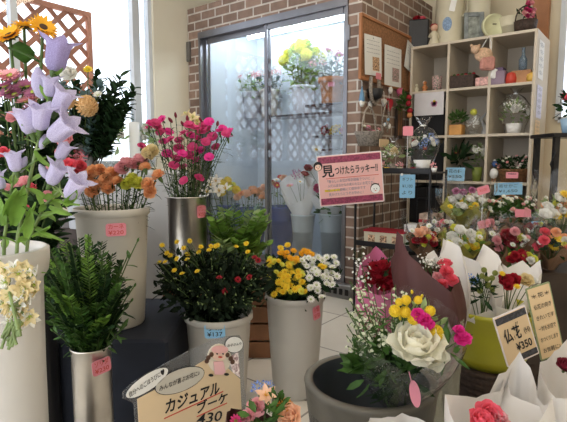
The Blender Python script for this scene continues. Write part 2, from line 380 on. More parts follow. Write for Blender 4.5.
fb.box((0, (WY-1.5)/2, WZ+.03), (.07, WY+1.5, .06)).box((0, (WY-1.5)/2, ZC-.14), (.07, WY+1.5, .08))
fb.build('window_frame', fm, w)
MB().box((0, (WY-1.5)/2, (ZC+WZ)/2), (.006, WY+1.5, ZC-WZ-.12)).build('pane', clear('window_glass', (.95, .98, 1)), w)
# outside the window: the red-brown lattice
lx = XL-.45; a = PX(88, 15, lx); ltop = a.z; ly1 = a.y
lat = thing('garden_lattice', 'reddish brown diagonal wooden lattice panel standing outside the bright left window', 'lattice', (lx, 0, .5))
ly0 = ly1-2.6; lz0 = .0; lz1 = ltop-.5
fr = MB()
for y in (ly1, ly1-.87, ly1-1.74, ly0): fr.box((0, y, (lz0+lz1)/2), (.04, .045, lz1-lz0+.05))
fr.box((0, (ly0+ly1)/2, lz1), (.045, ly1-ly0+.04, .045)).box((0, (ly0+ly1)/2, lz0), (.045, ly1-ly0, .045))
latm = mat('lattice_stain', (.42, .17, .1), .7, noise=.2, scale=6)
fr.build('lattice_frame', latm, lat)
sl = MB(); sp = .2; H = lz1-lz0; W = ly1-ly0
for sgn in (1, -1):
    k = -H
    while k < W:
        pts = []
        for t in (0, H):
            pts.append([k+t, t])
        (ya, za), (yb, zb) = pts
        if ya < 0: za += -ya; ya = 0
        if yb > W: zb -= yb-W; yb = W
        if yb-ya > .02:
            A, B = (ya, za), (yb, zb)
            if sgn < 0: A, B = (W-ya, za), (W-yb, zb)
            d = V((0, B[0]-A[0], B[1]-A[1])); c = V((sgn*.008, ly0+(A[0]+B[0])/2, lz0+(A[1]+B[1])/2))
            sl.box((0, 0, 0), (.012, d.length, .042), M=Matrix.Translation(c) @ Matrix.Rotation(math.atan2(d.z, d.y), 4, 'X'))
        k += sp
sl.build('lattice_slats', latm, lat)
# ------------------------------------------------------------------ glass-door flower cooler
HT = PY(193, 8, YC).z; GT = PY(262, 18, YC).z; XJ = PY(201, 160, YC).x; XM = PY(265.5, 160, YC).x; XE = PY(346, 200, YC).x
ZB = .1
co = thing('flower_cooler', 'brick-faced walk-in flower cooler with two sliding glass doors', 'cooler', (0, YC, 0))
ys = YS+.45-YC   # depth
bf = MB()
bf.box(((XL+.01+XJ)/2, .06, HT/2), (XJ-XL-.01, .12, HT)).box(((XE+XC)/2, .06, HT/2+.05), (XC-XE, .12, HT-.1)).box(((XJ+XE)/2, .06, (HT+GT)/2), (XE-XJ, .12, HT-GT))
bf.box((XC-.04, (.12+YB-YC)/2, HT/2), (.08, YB-YC-.12, HT-.02))
bf.build('brick_facing', brick, co)
inn = mat('cooler_lining', (.62, .68, .74), .4, noise=.03)
li = MB(); DB = .95
li.box(((XJ+XE)/2, DB+.02, 1.35), (XE-XJ+.2, .04, 2.6)).box((XJ-.06, DB/2+.1, 1.35), (.03, DB-.2, 2.6)).box((XE+.1, DB/2+.1, 1.35), (.03, DB-.2, 2.6))
li.box(((XJ+XE)/2, DB/2+.1, ZB+.0), (XE-XJ+.2, DB-.2, .04)).box(((XJ+XE)/2, DB/2+.1, GT+.14), (XE-XJ+.2, DB-.2, .04))
li.build('lining', inn, co)
gm = MB().box(((XJ+XC)/2-.2, -.04, .06), (XC-XJ+.36, .07, .12), bev=.008)
gm.build('kick_plate', mat('grille_metal', (.25, .25, .25), .45, .6), co)
sm_ = MB()
for i in range(26): sm_.box((XC-.06-i*.055, -.078, .06), (.03, .006, .05))
sm_.build('vent_slots', black, co)
fr = MB()
fr.box((XJ+.015, .03, (GT+ZB)/2), (.03, .08, GT-ZB)).box((XE-.008, .03, (GT+ZB)/2), (.016, .08, GT-ZB)).box(((XJ+XE)/2, .03, GT-.03), (XE-XJ, .09, .06)).box(((XJ+XE)/2, .03, ZB+.04), (XE-XJ, .09, .08))
fr.build('door_frame', alu, co)
cg = clear('cooler_glass', (.94, .97, 1), 1.68)
for (x0, x1, y) in ((XJ+.03, XM+.018, .055), (XM-.018, XE-.016, .02)):
    d = MB(); h0, h1 = ZB+.08, GT-.06; xm = (x0+x1)/2
    for x in (x0+.015, x1-.015): d.box((x, y, (h0+h1)/2), (.03, .022, h1-h0))
    for z in (h0+.03, h1-.025): d.box((xm, y, z), (x1-x0-.08, .022, .05))
    o = d.build('sliding_door', alu, co)
    MB().box((xm, y, (h0+h1)/2), (x1-x0-.06, .006, h1-h0-.1)).build('door_glass', cg, o)
MB().box((XE+.0, -.005, PY(352, 32, YC).z), (.04, .012, .12), bev=.004).build('lock_plate', alu, co)
# interior lamps (a row of tubes under the cooler ceiling)
lampm = mat('tube_lit', (.9, .95, 1), .5, noise=0, emit=(.9, .96, 1, 26))
for y in (.3, .62):
    b = MB().box(((XJ+XE)/2, y, GT+.1), (XE-XJ-.1, .12, .04)); o = b.build('lamp_housing', whitewall, co)
    MB().tube([(XJ+.12, y, GT+.055), (XE-.08, y, GT+.055)], .02, 10).build('lamp_tube', lampm, o)
# shelves inside: dark glass shelves at the right
SZ1 = PY(330, 108, YC+.45).z; SZ2 = PY(330, 122, YC+.45).z
xs0 = PY(312, 108, YC+.3).x
blk = mat('smoked_shelf', (.02, .022, .025), .2, noise=.05)
MB().box(((xs0+XE+.08)/2, .5, SZ1), (XE+.08-xs0, .62, .025)).build('shelf', blk, co)
MB().box(((XJ+xs0)/2+.2, .78, SZ1-.02), (xs0-XJ-.3, .3, .02)).build('shelf', blk, co)
MB().box(((xs0+XE+.08)/2, .55, SZ2-.14), (XE+.08-xs0, .5, .02)).build('shelf', blk, co)
# grey box on the left pier, and the pale panel door beneath
MB().box((XL+.015, PX(190, 100, XL).y, 0), (.02, .3, 1.6)); pz = PX(190, 53, XL)
tag(MB().box((XL+.03, pz.y, pz.z), (.05, .12, .2), bev=.006).build('control_box', mat('grey_box', (.12, .11, .1), .5)), 'small dark grey control box on the cream wall beside the cooler', 'control box')
# ------------------------------------------------------------------ cork board on the cooler's brick side
cx = XC
def PXs(px, py): return PX(px, py, cx+.012)
tl = PXs(361, 14); tr = PXs(410, 38); bl = PXs(361, 78); br_ = PXs(409, 88)
cb = thing('cork_board', 'brown cork notice board hung on the brick side wall', 'notice board', (cx, (tl.y+tr.y)/2, (tl.z+bl.z)/2))
bw = abs(tr.y-tl.y); bh = abs(tl.z-bl.z)
print('board', bw, bh)
MB().box((.008, 0, 0), (.012, bw-.02, bh-.02)).build('cork', mat('cork', (.27, .13, .06), .9, noise=.25, scale=60), cb)
e = MB()
for y in (-bw/2, bw/2): e.box((.012, y, 0), (.024, .025, bh+.02), bev=.004)
for z in (-bh/2, bh/2): e.box((.012, 0, z), (.024, bw, .025), bev=.004)
e.build('frame', orangewood, cb)
photo1 = mat('print_brown', (.2, .1, .06), .5, noise=.5, scale=90, col2=(.6, .4, .25)); photo2 = mat('print_green', (.15, .3, .2), .5, noise=.5, scale=90, col2=(.5, .3, .3))
greyink = mat('ink_grey', (.2, .22, .28), .7, noise=0)
for n, (px, py, w_, h_, roll, lab) in enumerate(((371.5, 56, .29, .31, 4, 'white printed sheet with a small brown picture, leftmost on the cork board'), (391, 67, .33, .33, 2, 'white printed sheet with blue heading, middle of the cork board'), (409, 59, .26, .25, -14, 'tilted white sheet with a dark flower photo at the right edge of the cork board'))):
    c = PXs(px, py); t = thing('notice_sheet', lab, 'paper', (cx+.028+.004*n, c.y, c.z), 0)
    # local frame: +Z out of the wall (+X world)
    t.rotation_euler = (Matrix.Rotation(PI/2, 4, 'Z') @ Matrix.Rotation(PI/2, 4, 'X') @ Matrix.Rotation(R(roll), 4, 'Z')).to_euler()
    rrect(MB(), w_, h_, .005, .0015).build('sheet', whitecard, t)
    rrect(MB(), w_*.4, h_*.35, .002, .001, M=Matrix.Translation((w_*.15, -h_*.2, .0015))).build('picture', (photo1, photo2, photo1)[n], t)
    for k in range(4): text(t, 'ーーーーーー', h_*.1, Matrix.Translation((0, h_*(.36-.1*k), .0015)), greyink, 0, width=w_*.75)
    MB().ball((0, h_*.44, .006), .008, 0, 8).build('push_pin', mat('pin', (.2, .4, .8) if n else (.8, .8, .8), .4), t)
# ------------------------------------------------------------------ open cube shelving
xa = PY(411, 45, YS).x; xb = PY(538, 30, YS).x
pitch = .4; zt = PY(538, 28, YS).z; sw = (xb-xa)/3
print('shelf', xa, xb, zt)
shm = mat('shelf_laminate', (.56, .49, .39), .5, noise=.03, scale=3)
sd = .52; st = .022
sh = thing('cube_shelf', 'tall cream open cube shelf unit against the back wall', 'shelf', ((xa+xb)/2, YS, 0))
hw = (xb-xa)/2
for x in (-hw+st/2, hw-st/2): MB().box((x, sd/2, zt/2), (st, sd, zt), bev=.002).build('side_panel', shm, sh)
for i in (1, 2): MB().box((-hw+sw*i, sd/2, zt/2), (st, sd-.002, zt-2*st), bev=.002).build('divider', shm, sh)
ZBd = [zt-pitch*k for k in range(6)]
for k, z in enumerate(ZBd):
    MB().box((0, sd/2, z-st/2), (2*hw-2*st if k else 2*hw-.001, sd-.004 if k else sd+.004, st), bev=.002).build('shelf_board', shm, sh)
MB().box((0, sd-.004, zt/2), (2*hw-.02, .006, zt-.03)).build('back_panel', shm, sh)
def SH(px, row, dy=.12):   # point on board 'row' (0 = the top) at depth dy
    z = ZBd[row]; q = PZ(px, 100, z); p = PY(px, {0: 36, 1: 82, 2: 128, 3: 171, 4: 215, 5: 250}[row], YS+dy); return V((p.x, YS+dy, z+.0005))
# papers on the side panel
for n, (ya, z0, w_, h_, m, lab) in enumerate(((.12, 1.95, .2, .3, whitecard, 'white handwritten notice on the shelf side, uppermost'), (.13, 1.62, .2, .26, mat('card_lilac', (.62, .62, .8), .5, noise=.03), 'lilac handwritten notice on the shelf side, middle of the column'), (.11, 1.38, .18, .18, creamcard, 'cream handwritten notice on the shelf side, lowest of the column'))):
    t = thing('side_notice', lab, 'paper', (xb+.003, YS+ya+.05, z0)); t.rotation_euler = (Matrix.Rotation(PI/2, 4, 'Z') @ Matrix.Rotation(PI/2, 4, 'X')).to_euler()
    rrect(MB(), w_, h_, .005, .0015).build('sheet', m, t)
    for k in range(5): text(t, 'ーお花の一', h_*.13, Matrix.Translation((0, h_*(.38-.18*k), .0015)), greyink, 0, width=w_*.8)
# wooden pillar, right window with curtain
pp = PY(543, 20, YB-.12)
struct('trim_2', MB().box((pp.x-.03, YB-.04, ZC/2), (.13, .08, ZC), bev=.005), orangewood)
w2 = thing('window_2', 'x', 'w', (PY(562, 60, YB).x+.45, YB-.012, 0)); w2['kind'] = 'structure'; del w2['label']; del w2['category']
b = MB()
for x in (-.45, .0, .45): b.box((x, 0, 2.15), (.05, .04, 1.3))
for z in (1.5, 2.8): b.box((0, 0, z), (.9, .04, .05))
b.build('window_frame', fm, w2)
MB().box((0, .004, 2.15), (.88, .006, 1.28)).build('pane', mat('window_daylit', (.9, .9, .95), .3, noise=.02, emit=(.75, .85, 1, 1.1)), w2)
# ceiling lamps
for i, (x, y) in enumerate(((-2.9, 1.2), (-1.2, 1.2), (.5, 1.2), (-1.2, 3.0), (.5, 3.0), (-1.2, -.4))):
    t = thing('ceiling_light', 'long white ceiling light panel', 'light', (x, y, ZC-.02), 0, 'ceiling light panels')
    MB().box((0, 0, 0), (1.1, .26, .035), bev=.01).build('housing', whitewall, t)
    MB().box((0, 0, -.022), (1.04, .2, .008)).build('diffuser', mat('lamp_diffuser', (.9, .9, .85), .5, noise=0, emit=(1, .84, .64, 10)), t)
# ------------------------------------------------------------------ world
W_ = bpy.data.worlds.new('overcast_daylight'); S.world = W_; W_.use_nodes = True
bg = W_.node_tree.nodes['Background']; bg.inputs[0].default_value = (.92, .95, 1, 1); bg.inputs[1].default_value = 2.3
S.view_settings.view_transform = 'Standard'; S.view_settings.look = 'None'; S.view_settings.exposure = 0; S.view_settings.gamma = 1
# ================================================================== COOLER CONTENTS
def ring_flowers(root_label, base, r, z, kinds, n, spread, h, group, leaf=None, cat='flower', name='cut_flower', rad=.03, lm=None, nl=4, ll=.07, lw=.02, face=.5):
    for i in range(n):
        a = i*2.4; q = math.sqrt((i+.5)/n); k, pm, cm, nm = kinds[i % len(kinds)]
        b = V(base)+V((math.cos(a)*r*q*.5, math.sin(a)*r*q*.5, .02))
        hd = V(base)+V((math.cos(a)*spread*q, math.sin(a)*spread*q, z+h*(1-.45*q*q)+rnd(-.02, .02)))
        stem_flower(name, root_label.replace('*', nm), cat, group.replace('*', nm), b, hd, k, pm, rad*rnd(.85, 1.15), facing(face, .6), cm, nl=nl, ll=ll, lw=lw, lm=lm)
def bush(mb, c, rx, ry, rz, n, L, W, mi=0, prof='leaf'):
    for i in range(n):
        d = V((rnd(-1, 1), rnd(-1, 1), rnd(-.6, 1))).normalized(); q = rnd(.35, 1)
        p = V(c)+V((d.x*rx*q, d.y*ry*q, d.z*rz*q)); mb.petal(dirM(d+V((rnd(-.5, .5), rnd(-.5, .5), .4)), p, 1, rnd(0, 6)) @ Matrix.Rotation(R(60), 4, 'X'), L*rnd(.7, 1.2), W*rnd(.8, 1.2), rnd(-.6, .2), .12, prof, mi, 4)
pc = lambda px, py, dy: PY(px, py, YC+dy)
# shelf items
q = pc(305, 118, .5); zb = SZ1-.01
q = pc(303, 100, .78)
wb = bucket('white plastic bucket of lime foliage on the cooler shelf', (q.x, YC+.78, SZ1-.01+.0), .13, .3, mat('bucket_white_pale', (.6, .62, .66), .4, noise=.03), group='buckets in the cooler', water=False)
wb.location.z = SZ1-.009
ring_flowers('leafy * stem in the white bucket on the cooler shelf', wb.location, .1, .3, (('pompon', p_lem, grc, 'lime green'), ('statice', limeg, grc, 'bright green')), 22, .22, .44, '* stems on the cooler shelf', rad=.055, lm=limeg, nl=9, ll=.1, lw=.05)
tc = mat('terracotta', (.55, .22, .08), .7, noise=.1)
tp = thing('plant_pot', 'orange terracotta coloured pot on the dark cooler shelf', 'pot', (pc(332, 100, .35).x, YC+.36, SZ1+.013))
MB().lathe([(0, 0), (.09, 0), (.12, .2), (.135, .2), (.135, .24), (.12, .24), (.11, .2), (.1, .01), (0, .01)], 28).build('pot', tc, tp)
price_tag(tp, .17, .12, az_to(tp.location, -.1), .06, .04, pinkcard, ('¥300',))
ring_flowers('* flower stem in the orange pot in the cooler', tp.location, .09, .24, (('statice', p_pale, grc, 'pale pink'), ('statice', p_wh, grc, 'white'), ('daisy', p_mau, grc, 'mauve')), 14, .2, .22, '* stems in the orange pot', rad=.045, lm=blueg, nl=7, ll=.08, lw=.03)
for i, (px, col, m) in enumerate(((262, 'pale grey', grey_plastic), (280, 'light', white_plastic))):
    q = pc(px, 115, .72); b = bucket(('pale grey bucket at the left of the rear cooler shelf', 'off-white bucket in the middle of the rear cooler shelf')[i], (q.x-.2, YC+.78, SZ1-.009), .11, .3, m, group='buckets in the cooler', water=False)
    ring_flowers('* stem in the %s bucket on the rear cooler shelf' % col, b.location, .1, .3, (('statice', p_wh, grc, 'white'), ('statice', p_pale, grc, 'pale pink')), 9, .17, .22, '* stems in the rear cooler buckets', rad=.05, lm=(limeg, blueg)[i], nl=8, ll=.1, lw=.04)
# floor of the cooler
fz = ZB+.021
def cvase(label, px, rim, r, dy, m, grp='tall vases in the cooler'):
    q = pc(px, rim, dy); z = q.z
    t = thing('flower_vase', label, 'vase', (q.x, YC+dy, fz), 0, grp); h = z-fz
    MB().lathe([(0, 0), (r*.72, 0), (r*.76, h*.4), (r, h-.02), (r+.006, h-.015), (r+.006, h), (r-.004, h), (r*.7, .01), (0, .01)], 28).build('vase_body', m, t)
    return t
vg = mat('vase_pale', (.5, .55, .57), .35, noise=.03)
v1 = cvase('pale grey vase of white-wrapped flowers left in the cooler', 303, 214, .115, .3, vg)
v2 = cvase('pale grey vase beside the brick pillar in the cooler', 332, 213, .12, .32, vg)
bp = mat('vase_blue', (.02, .06, .25), .4, noise=.1)
v3 = cvase('deep blue tub of flowers behind the middle door bar', 252, 208, .16, .42, bp); v4 = cvase('deep blue tub of carnations behind the white-wrapped vase', 281, 206, .16, .6, bp); v5 = cvase('deep blue tub of yellow flowers at the left of the cooler', 226, 204, .15, .4, bp)
def hof(v): return v.children[0].dimensions.z if 0 else max(x[2] for x in v.children[0].bound_box)
bpy.context.view_layer.update()
ring_flowers('* carnation in the deep blue tub by the middle door bar', v3.location, .12, hof(v3), (('carnation', p_peach, grc, 'peach'), ('carnation', p_or, grc, 'orange')), 14, .17, .2, '* carnations in the cooler', rad=.045, name='carnation')
ring_flowers('* flower in the deep blue tub behind the wrapped vase', v4.location, .12, hof(v4), (('carnation', p_peach, grc, 'peach'), ('daisy', p_red, yelc, 'red'), ('daisy', p_wh, yelc, 'white')), 14, .2, .32, '* flowers in the rear tub', rad=.04)
ring_flowers('* chrysanthemum at the left of the cooler', v5.location, .12, hof(v5), (('pompon', p_yel, grc, 'yellow'), ('button', p_lem, grc, 'lemon')), 12, .15, .25, '* chrysanthemums in the cooler', rad=.05, name='chrysanthemum')
# mid-height rear shelf with little bunches
rsz = pc(315, 150, .8).z
MB().box((XE-.4, .82, rsz), (.85, .2, .02)).build('shelf', blk, co)
ring = [('red', p_red), ('yellow', p_yel), ('pink', p_pale), ('orange', p_or), ('white', p_wh), ('magenta', p_pink)]
for i in range(6):
    x = XE-.72+.13*i; nm, pm = ring[i]
    t = thing('flower_bunch', 'small bunch of %s flowers on the rear ledge in the cooler' % nm, 'flowers', (x, YC+.8, rsz+.011), 0, None)
    MB().lathe([(0, 0), (.035, 0), (.045, .1), (.04, .1), (.03, .01), (0, .01)], 16).build('pot', vg, t)
    b = MB(); bush(b, (0, 0, .15), .06, .06, .06, 40, .05, .02); b.build('foliage', midg, t)['kind'] = 'stuff'
    for k in range(8): inst('bloom', bloom('carnation', pm), t, dirM((rnd(-.5, .5), -1, .6), (rnd(-.06, .06), rnd(-.06, -.02), rnd(.13, .23)), .025))
# ------------------------------------------------------------------ wrapping
paper_w = mat('paper_white', (.82, .79, .76), .7, noise=.03, scale=5, trans=.25, bump=.15); paper_p = mat('paper_pink', (.6, .16, .3), .7, noise=.06, scale=5, trans=.2)
paper_b = mat('paper_maroon', (.085, .03, .028), .6, noise=.1, scale=5, trans=.05); paper_y = mat('paper_yellow_green', (.5, .45, .12), .6, noise=.08, scale=6, trans=.3); paper_br = mat('paper_brown', (.2, .11, .06), .7, noise=.1, scale=6, trans=.1)
paper_bl = mat('paper_pale_blue', (.55, .6, .66), .7, noise=.05, scale=6, trans=.25)
cello = clear('cellophane', (.985, .985, .985), 1.4, .08, .5, .015, (.8, .8, .8), 22)
cello_y = clear('cellophane_yellow', (.85, .82, .35), 1.45, .08, .5, .42, (.6, .55, .14), 22)
def wrap(mb, top, base, rb, root, closed=False, bulge=.12, sub=3, nh=8, crinkle=.006, mi=0):
    """sheet rising from a gathered foot to the given top edge (world points)"""
    o = V(root); base = V(base)-o; T = [V(p)-o for p in top]; pts = []
    n = len(T); seg = n if closed else n-1
    for i in range(seg):
        for k in range(sub): pts.append(T[i].lerp(T[(i+1) % n], k/sub))
    if not closed: pts.append(T[-1])
    ph = [rnd(0, 6) for _ in range(3)]; rows = []
    cen = sum(pts, V((0, 0, 0)))/len(pts)
    for h in range(nh+1):
        t = h/nh; row = []
        for i, p in enumerate(pts):
            d = V((p.x-cen.x, p.y-cen.y, 0)); L = d.length; d = d/L if L > 1e-5 else V((1, 0, 0))
            b = base+d*rb; q = b.lerp(p, t); bl = bulge*math.sin(PI*t)*(p-b).length
            a = i/sub
            q = q+d*(bl+crinkle*math.sin(a*4.1+ph[0]+t*3)+crinkle*.7*math.sin(a*9+ph[1])*t)
            row.append(q)
        rows.append(row)
    return mb.grid(rows, mi, None, closed)
def bouquet(name, label, cat, base, papers, blooms, group=None, foliage=None, stems=8, gather=None, mb_extra=None, stemlen=None):
    """papers: (material, [(px,py,D)...] or world pts, closed, part name); blooms: (kind, petal, centre, px, py, D, r)"""
    base = V(base); t = thing(name, label, cat, base, 0, group)
    for pm, top, closed, pn in papers:
        tp_ = [p if isinstance(p, Vector) else P(*p) for p in top]
        m = MB(); wrap(m, tp_, base, .022, base, closed, crinkle=.006); m.build(pn, pm, t)
    m = MB(); g = V((0, 0, 0))
    for b in blooms:
        kind, pm, cm, px, py, D, r = b[:7]; w = (px if isinstance(px, Vector) else P(px, py, D))-base
        pts = curve(g+V((rnd(-.01, .01), rnd(-.01, .01), 0)), w, 5); m.tube(pts, .0018, 4)
        inst(b[7] if len(b) > 7 else 'bloom', bloom(kind, pm, cm), t, dirM(toCam*.55+V((rnd(-.35, .35), rnd(-.35, .35), .7)), w, r, rnd(0, 6)))
    if blooms: m.build('stems', stemg, t)['kind'] = 'stuff'
    if foliage:
        for (px, py, D, rr, n, L, W, lm) in foliage:
            w = (px if isinstance(px, Vector) else P(px, py, D))-base; b = MB(); bush(b, w, rr, rr, rr, n, L, W); b.build('foliage', lm, t)['kind'] = 'stuff'
    return t
# white wrapped bunches in the cooler vases
def DY(px, py, dy): r = ray(px, py); return (YC+dy)/r.y
def cb_(px, py, dy): return (px, py, DY(px, py, dy))
bouquet('flower_bouquet', 'white tissue-wrapped bouquet in the left pale vase in the cooler', 'bouquet', pc(303, 224, .3)+V((0, 0, 0)),
    [(paper_w, [cb_(279, 183, .3), cb_(287, 176, .4), cb_(300, 172, .42), cb_(310, 176, .36), cb_(314, 180, .26), cb_(303, 200, .16), cb_(290, 205, .18)], True, 'tissue_paper')],
    [('daisy', p_pale, yelc, *cb_(290, 186, .28), .04), ('daisy', p_wh, yelc, *cb_(300, 182, .28), .04), ('statice', p_mau, grc, *cb_(296, 175, .36), .06), ('rose', p_red, None, *cb_(305, 174, .36), .04)], 'wrapped bunches in the cooler')
bouquet('flower_bouquet', 'white tissue-wrapped bouquet with magenta flowers behind the pink sign in the cooler', 'bouquet', pc(332, 222, .32),
    [(paper_w, [cb_(303, 170, .4), cb_(318, 160, .5), cb_(340, 165, .45), cb_(345, 185, .25), cb_(320, 200, .2), cb_(308, 190, .25)], True, 'tissue_paper')],
    [('carnation', p_pink, grc, *cb_(318, 188, .22), .05), ('daisy', p_wh, yelc, *cb_(316, 150, .4), .06), ('statice', p_pale, grc, *cb_(330, 168, .35), .07), ('rose', p_red, None, *cb_(308, 168, .4), .04)], 'wrapped bunches in the cooler',
    [(*cb_(328, 208, .28), .09, 60, .12, .03, midg)])
# ================================================================== SHELF CONTENTS
def lathe_thing(name, label, cat, loc, prof, m, seg=24, rz=0, part='body', group=None):
    t = thing(name, label, cat, loc, rz, group); MB().lathe(prof, seg).build(part, m, t); return t
canm = mat('enamel_cream', (.62, .57, .42), .4, noise=.04)
can = lathe_thing('milk_can', 'large cream enamel can with a blue flower print on top of the shelf', 'can', SH(449, 0, .2), [(0, 0), (.122, 0), (.126, .015), (.12, .5), (.126, .505), (.126, .52), (.116, .52), (.11, .02), (0, .02)], canm)
copy_can = SH(477, 0, .3)
ao = az_to(can.location, -.15)
for i, (dz, m) in enumerate(((.2, mat('print_blue', (.2, .3, .45), .5, noise=.3, scale=60)),)):
    M = Matrix.Translation(V((math.cos(ao), math.sin(ao), 0))*.126+V((0, 0, .17))) @ Matrix.Rotation(ao+PI/2, 4, 'Z') @ Matrix.Rotation(PI/2, 4, 'X')
    o = rrect(MB(), 0, 0, 0, .002, pts=ell(0, 0, .04, .06)).build('printed_flower', m, can); o.matrix_local = M
hm = MB(); hm.tube([(.12, 0, .42), (.165, 0, .38), (.165, 0, .28), (.12, 0, .24)], .008, 6); hm.build('handle', canm, can).rotation_euler.z = ao+1.2
b = MB(); rrect(b, .05, .12, .005, .002); o = b.build('hang_tag', whitecard, can); o.matrix_local = faceM(V(toCam)*.0+V((.07, -.12, .33)), roll=-.2)
lathe_thing('milk_can', 'cream enamel can behind the grey picture frame on the shelf top', 'can', copy_can, [(0, 0), (.1, 0), (.104, .015), (.1, .5), (.105, .505), (.105, .52), (.096, .52), (.09, .02), (0, .02)], canm)
def figurine(label, loc, h, body, head, hat, name='figurine'):
    t = thing(name, label, 'figurine', loc, YAW)
    MB().lathe([(0, 0), (h*.22, 0), (h*.24, h*.08), (h*.15, h*.35), (h*.17, h*.5), (h*.08, h*.62), (0, h*.64)], 14).build('body', body, t)
    MB().ball((0, 0, h*.76), h*.16, 0, 12).build('head', head, t)
    MB().ball((0, .01, h*.84), h*.165, 0, 12, sq=(1.02, 1, .7)).build('hat', hat, t)
    for s in (-1, 1): MB().tube([(s*h*.14, 0, h*.5), (s*h*.24, -h*.05, h*.36), (s*h*.14, -h*.16, h*.32)], [h*.05, h*.045, h*.04], 6).build('arm', body, t)
    return t
skin = mat('doll_skin', (.75, .45, .32), .6)
figurine('small white and red standing ornament at the left of the shelf top', SH(434, 0, .06), .2, canm, skin, p_red)
fm_ = mat('frame_grey', (.2, .22, .22), .6, noise=.3, scale=20)
t = thing('picture_frame', 'grey wooden picture frame leaning on the shelf top', 'frame', SH(474, 0, .16), YAW-.15)
e = MB()
for x in (-.065, .065): e.box((x, 0, .13), (.035, .02, .26), bev=.004)
for z in (.018, .242): e.box((0, 0, z), (.1, .02, .035), bev=.004)
e.build('frame', fm_, t); MB().box((0, .004, .13), (.1, .004, .2)).build('picture', mat('picture_dull', (.25, .27, .24), .4, noise=.4, scale=20), t); t.rotation_euler.x = -.12
t = thing('round_clock', 'round pale green plate clock on the shelf top', 'clock', SH(493, 0, .12), YAW)
M = Matrix.Translation((0, 0, .1)) @ Matrix.Rotation(PI/2, 4, 'X')
MB().lathe([(0, -.02), (.085, -.02), (.098, -.01), (.098, .015), (.085, .022), (.08, .012), (0, .012)], 30, M=M).build('clock_body', mat('enamel_lime', (.6, .6, .38), .4), t)
MB().box((0, 0, .01), (.08, .06, .02), bev=.004).build('foot', canm, t); MB().box((0, -.022, .11), (.03, .012, .004)).build('badge', brownc, t)
t = lathe_thing('cream_bowl', 'cream flared planter on the shelf top beside the clock', 'planter', SH(510, 0, .2), [(0, 0), (.06, 0), (.1, .16), (.105, .16), (.06, .02), (0, .01)], canm)
t = thing('doll_basket', 'dark wicker basket holding a pink flowered doll on the shelf top', 'basket', SH(525, 0, .14), YAW)
wick = mat('wicker_dark', (.05, .03, .022), .6, noise=.4, scale=60, bump=.6)
MB().lathe([(0, 0), (.07, 0), (.085, .1), (.09, .1), (.08, .02), (0, .02)], 20).build('basket', wick, t)
MB().tube([(.085*math.cos(a), 0, .1+.12*math.sin(a)) for a in [PI*i/10 for i in range(11)]], .006, 6).build('handle', wick, t)
b = MB(); bush(b, (0, 0, .13), .06, .06, .07, 30, .05, .02); b.build('foliage', darkg, t)['kind'] = 'stuff'
for i in range(12): inst('bloom', bloom('carnation', p_pale if i % 2 else p_pink), t, dirM((rnd(-.5, .5), -1, .5), (rnd(-.06, .06), rnd(-.09, -.04), rnd(.1, .24)), .024))
t = thing('gift_box', 'tilted black box with red flowers above the cork board', 'box', SH(417, 0, .2)+V((-.02, 0, .0)), YAW-.3)
t.scale = (1.25, 1.25, 1.35)
MB().box((0, 0, .1), (.2, .16, .2), bev=.008).build('box_body', mat('box_black', (.02, .02, .022), .4), t)
for i in range(7): inst('bloom', bloom('rose', p_red if i % 2 else p_cor), t, dirM((rnd(-.3, .3), -.6, 1), (rnd(-.07, .07), rnd(-.06, .03), .215), .03))
# row 1 (board at y~84)
t = thing('drawing_panel', 'white card with a purple pansy above the black drawers', 'card', SH(430, 1, .02)-V((0, .04, .2)), 0)
q0 = SH(430, 1, 0)
t.location = (q0.x, YS-.012, q0.z-.12); rrect(MB(), .27, .2, .006, .002, M=Matrix.Rotation(PI/2, 4, 'X')).build('card', mat('card_offwhite', (.62, .6, .62), .6, noise=.05), t)
for i in range(5): MB().petal(Tz(0), .03, .03, 0, 0, 'round').build('pansy_petal', p_mau if i else p_yel, t).matrix_local = Matrix.Translation((.05, -.004, 0)) @ Matrix.Rotation(PI/2, 4, 'X') @ Matrix.Rotation(i*2*PI/5, 4, 'Z')
blackpl = mat('drawer_black', (.01, .01, .011), .6, spec=.2, noise=.1)
for k, (row, zz) in enumerate(((2, 0), (3, 0), (4, 0), (5, 0))):
    q0 = SH(430, row, 0); hgt = .24 if k == 0 else .33
    t = thing('storage_drawer', ('black storage drawer right under the pansy card', 'black storage drawer behind the black rack, second from the top', 'black storage drawer behind the black rack, third from the top', 'black storage drawer lowest in the left shelf column')[k], 'drawer', (-hw+sw/2+(xa+xb)/2+.0, YS+.2, q0.z))
    MB().box((0, 0, hgt/2+.003), (sw-st-.02, .38, hgt), bev=.006).build('drawer_body', blackpl, t)
    MB().box((0, -.197, hgt*.7), (.12, .014, .02), bev=.004).build('handle', black, t)
cup = lambda lab, px, row, m, h=.09, r=.035, dy=.08: lathe_thing('mug', lab, 'cup', SH(px, row, dy), [(0, 0), (r*.9, 0), (r, h), (r-.004, h), (r*.8, .01), (0, .01)], m)
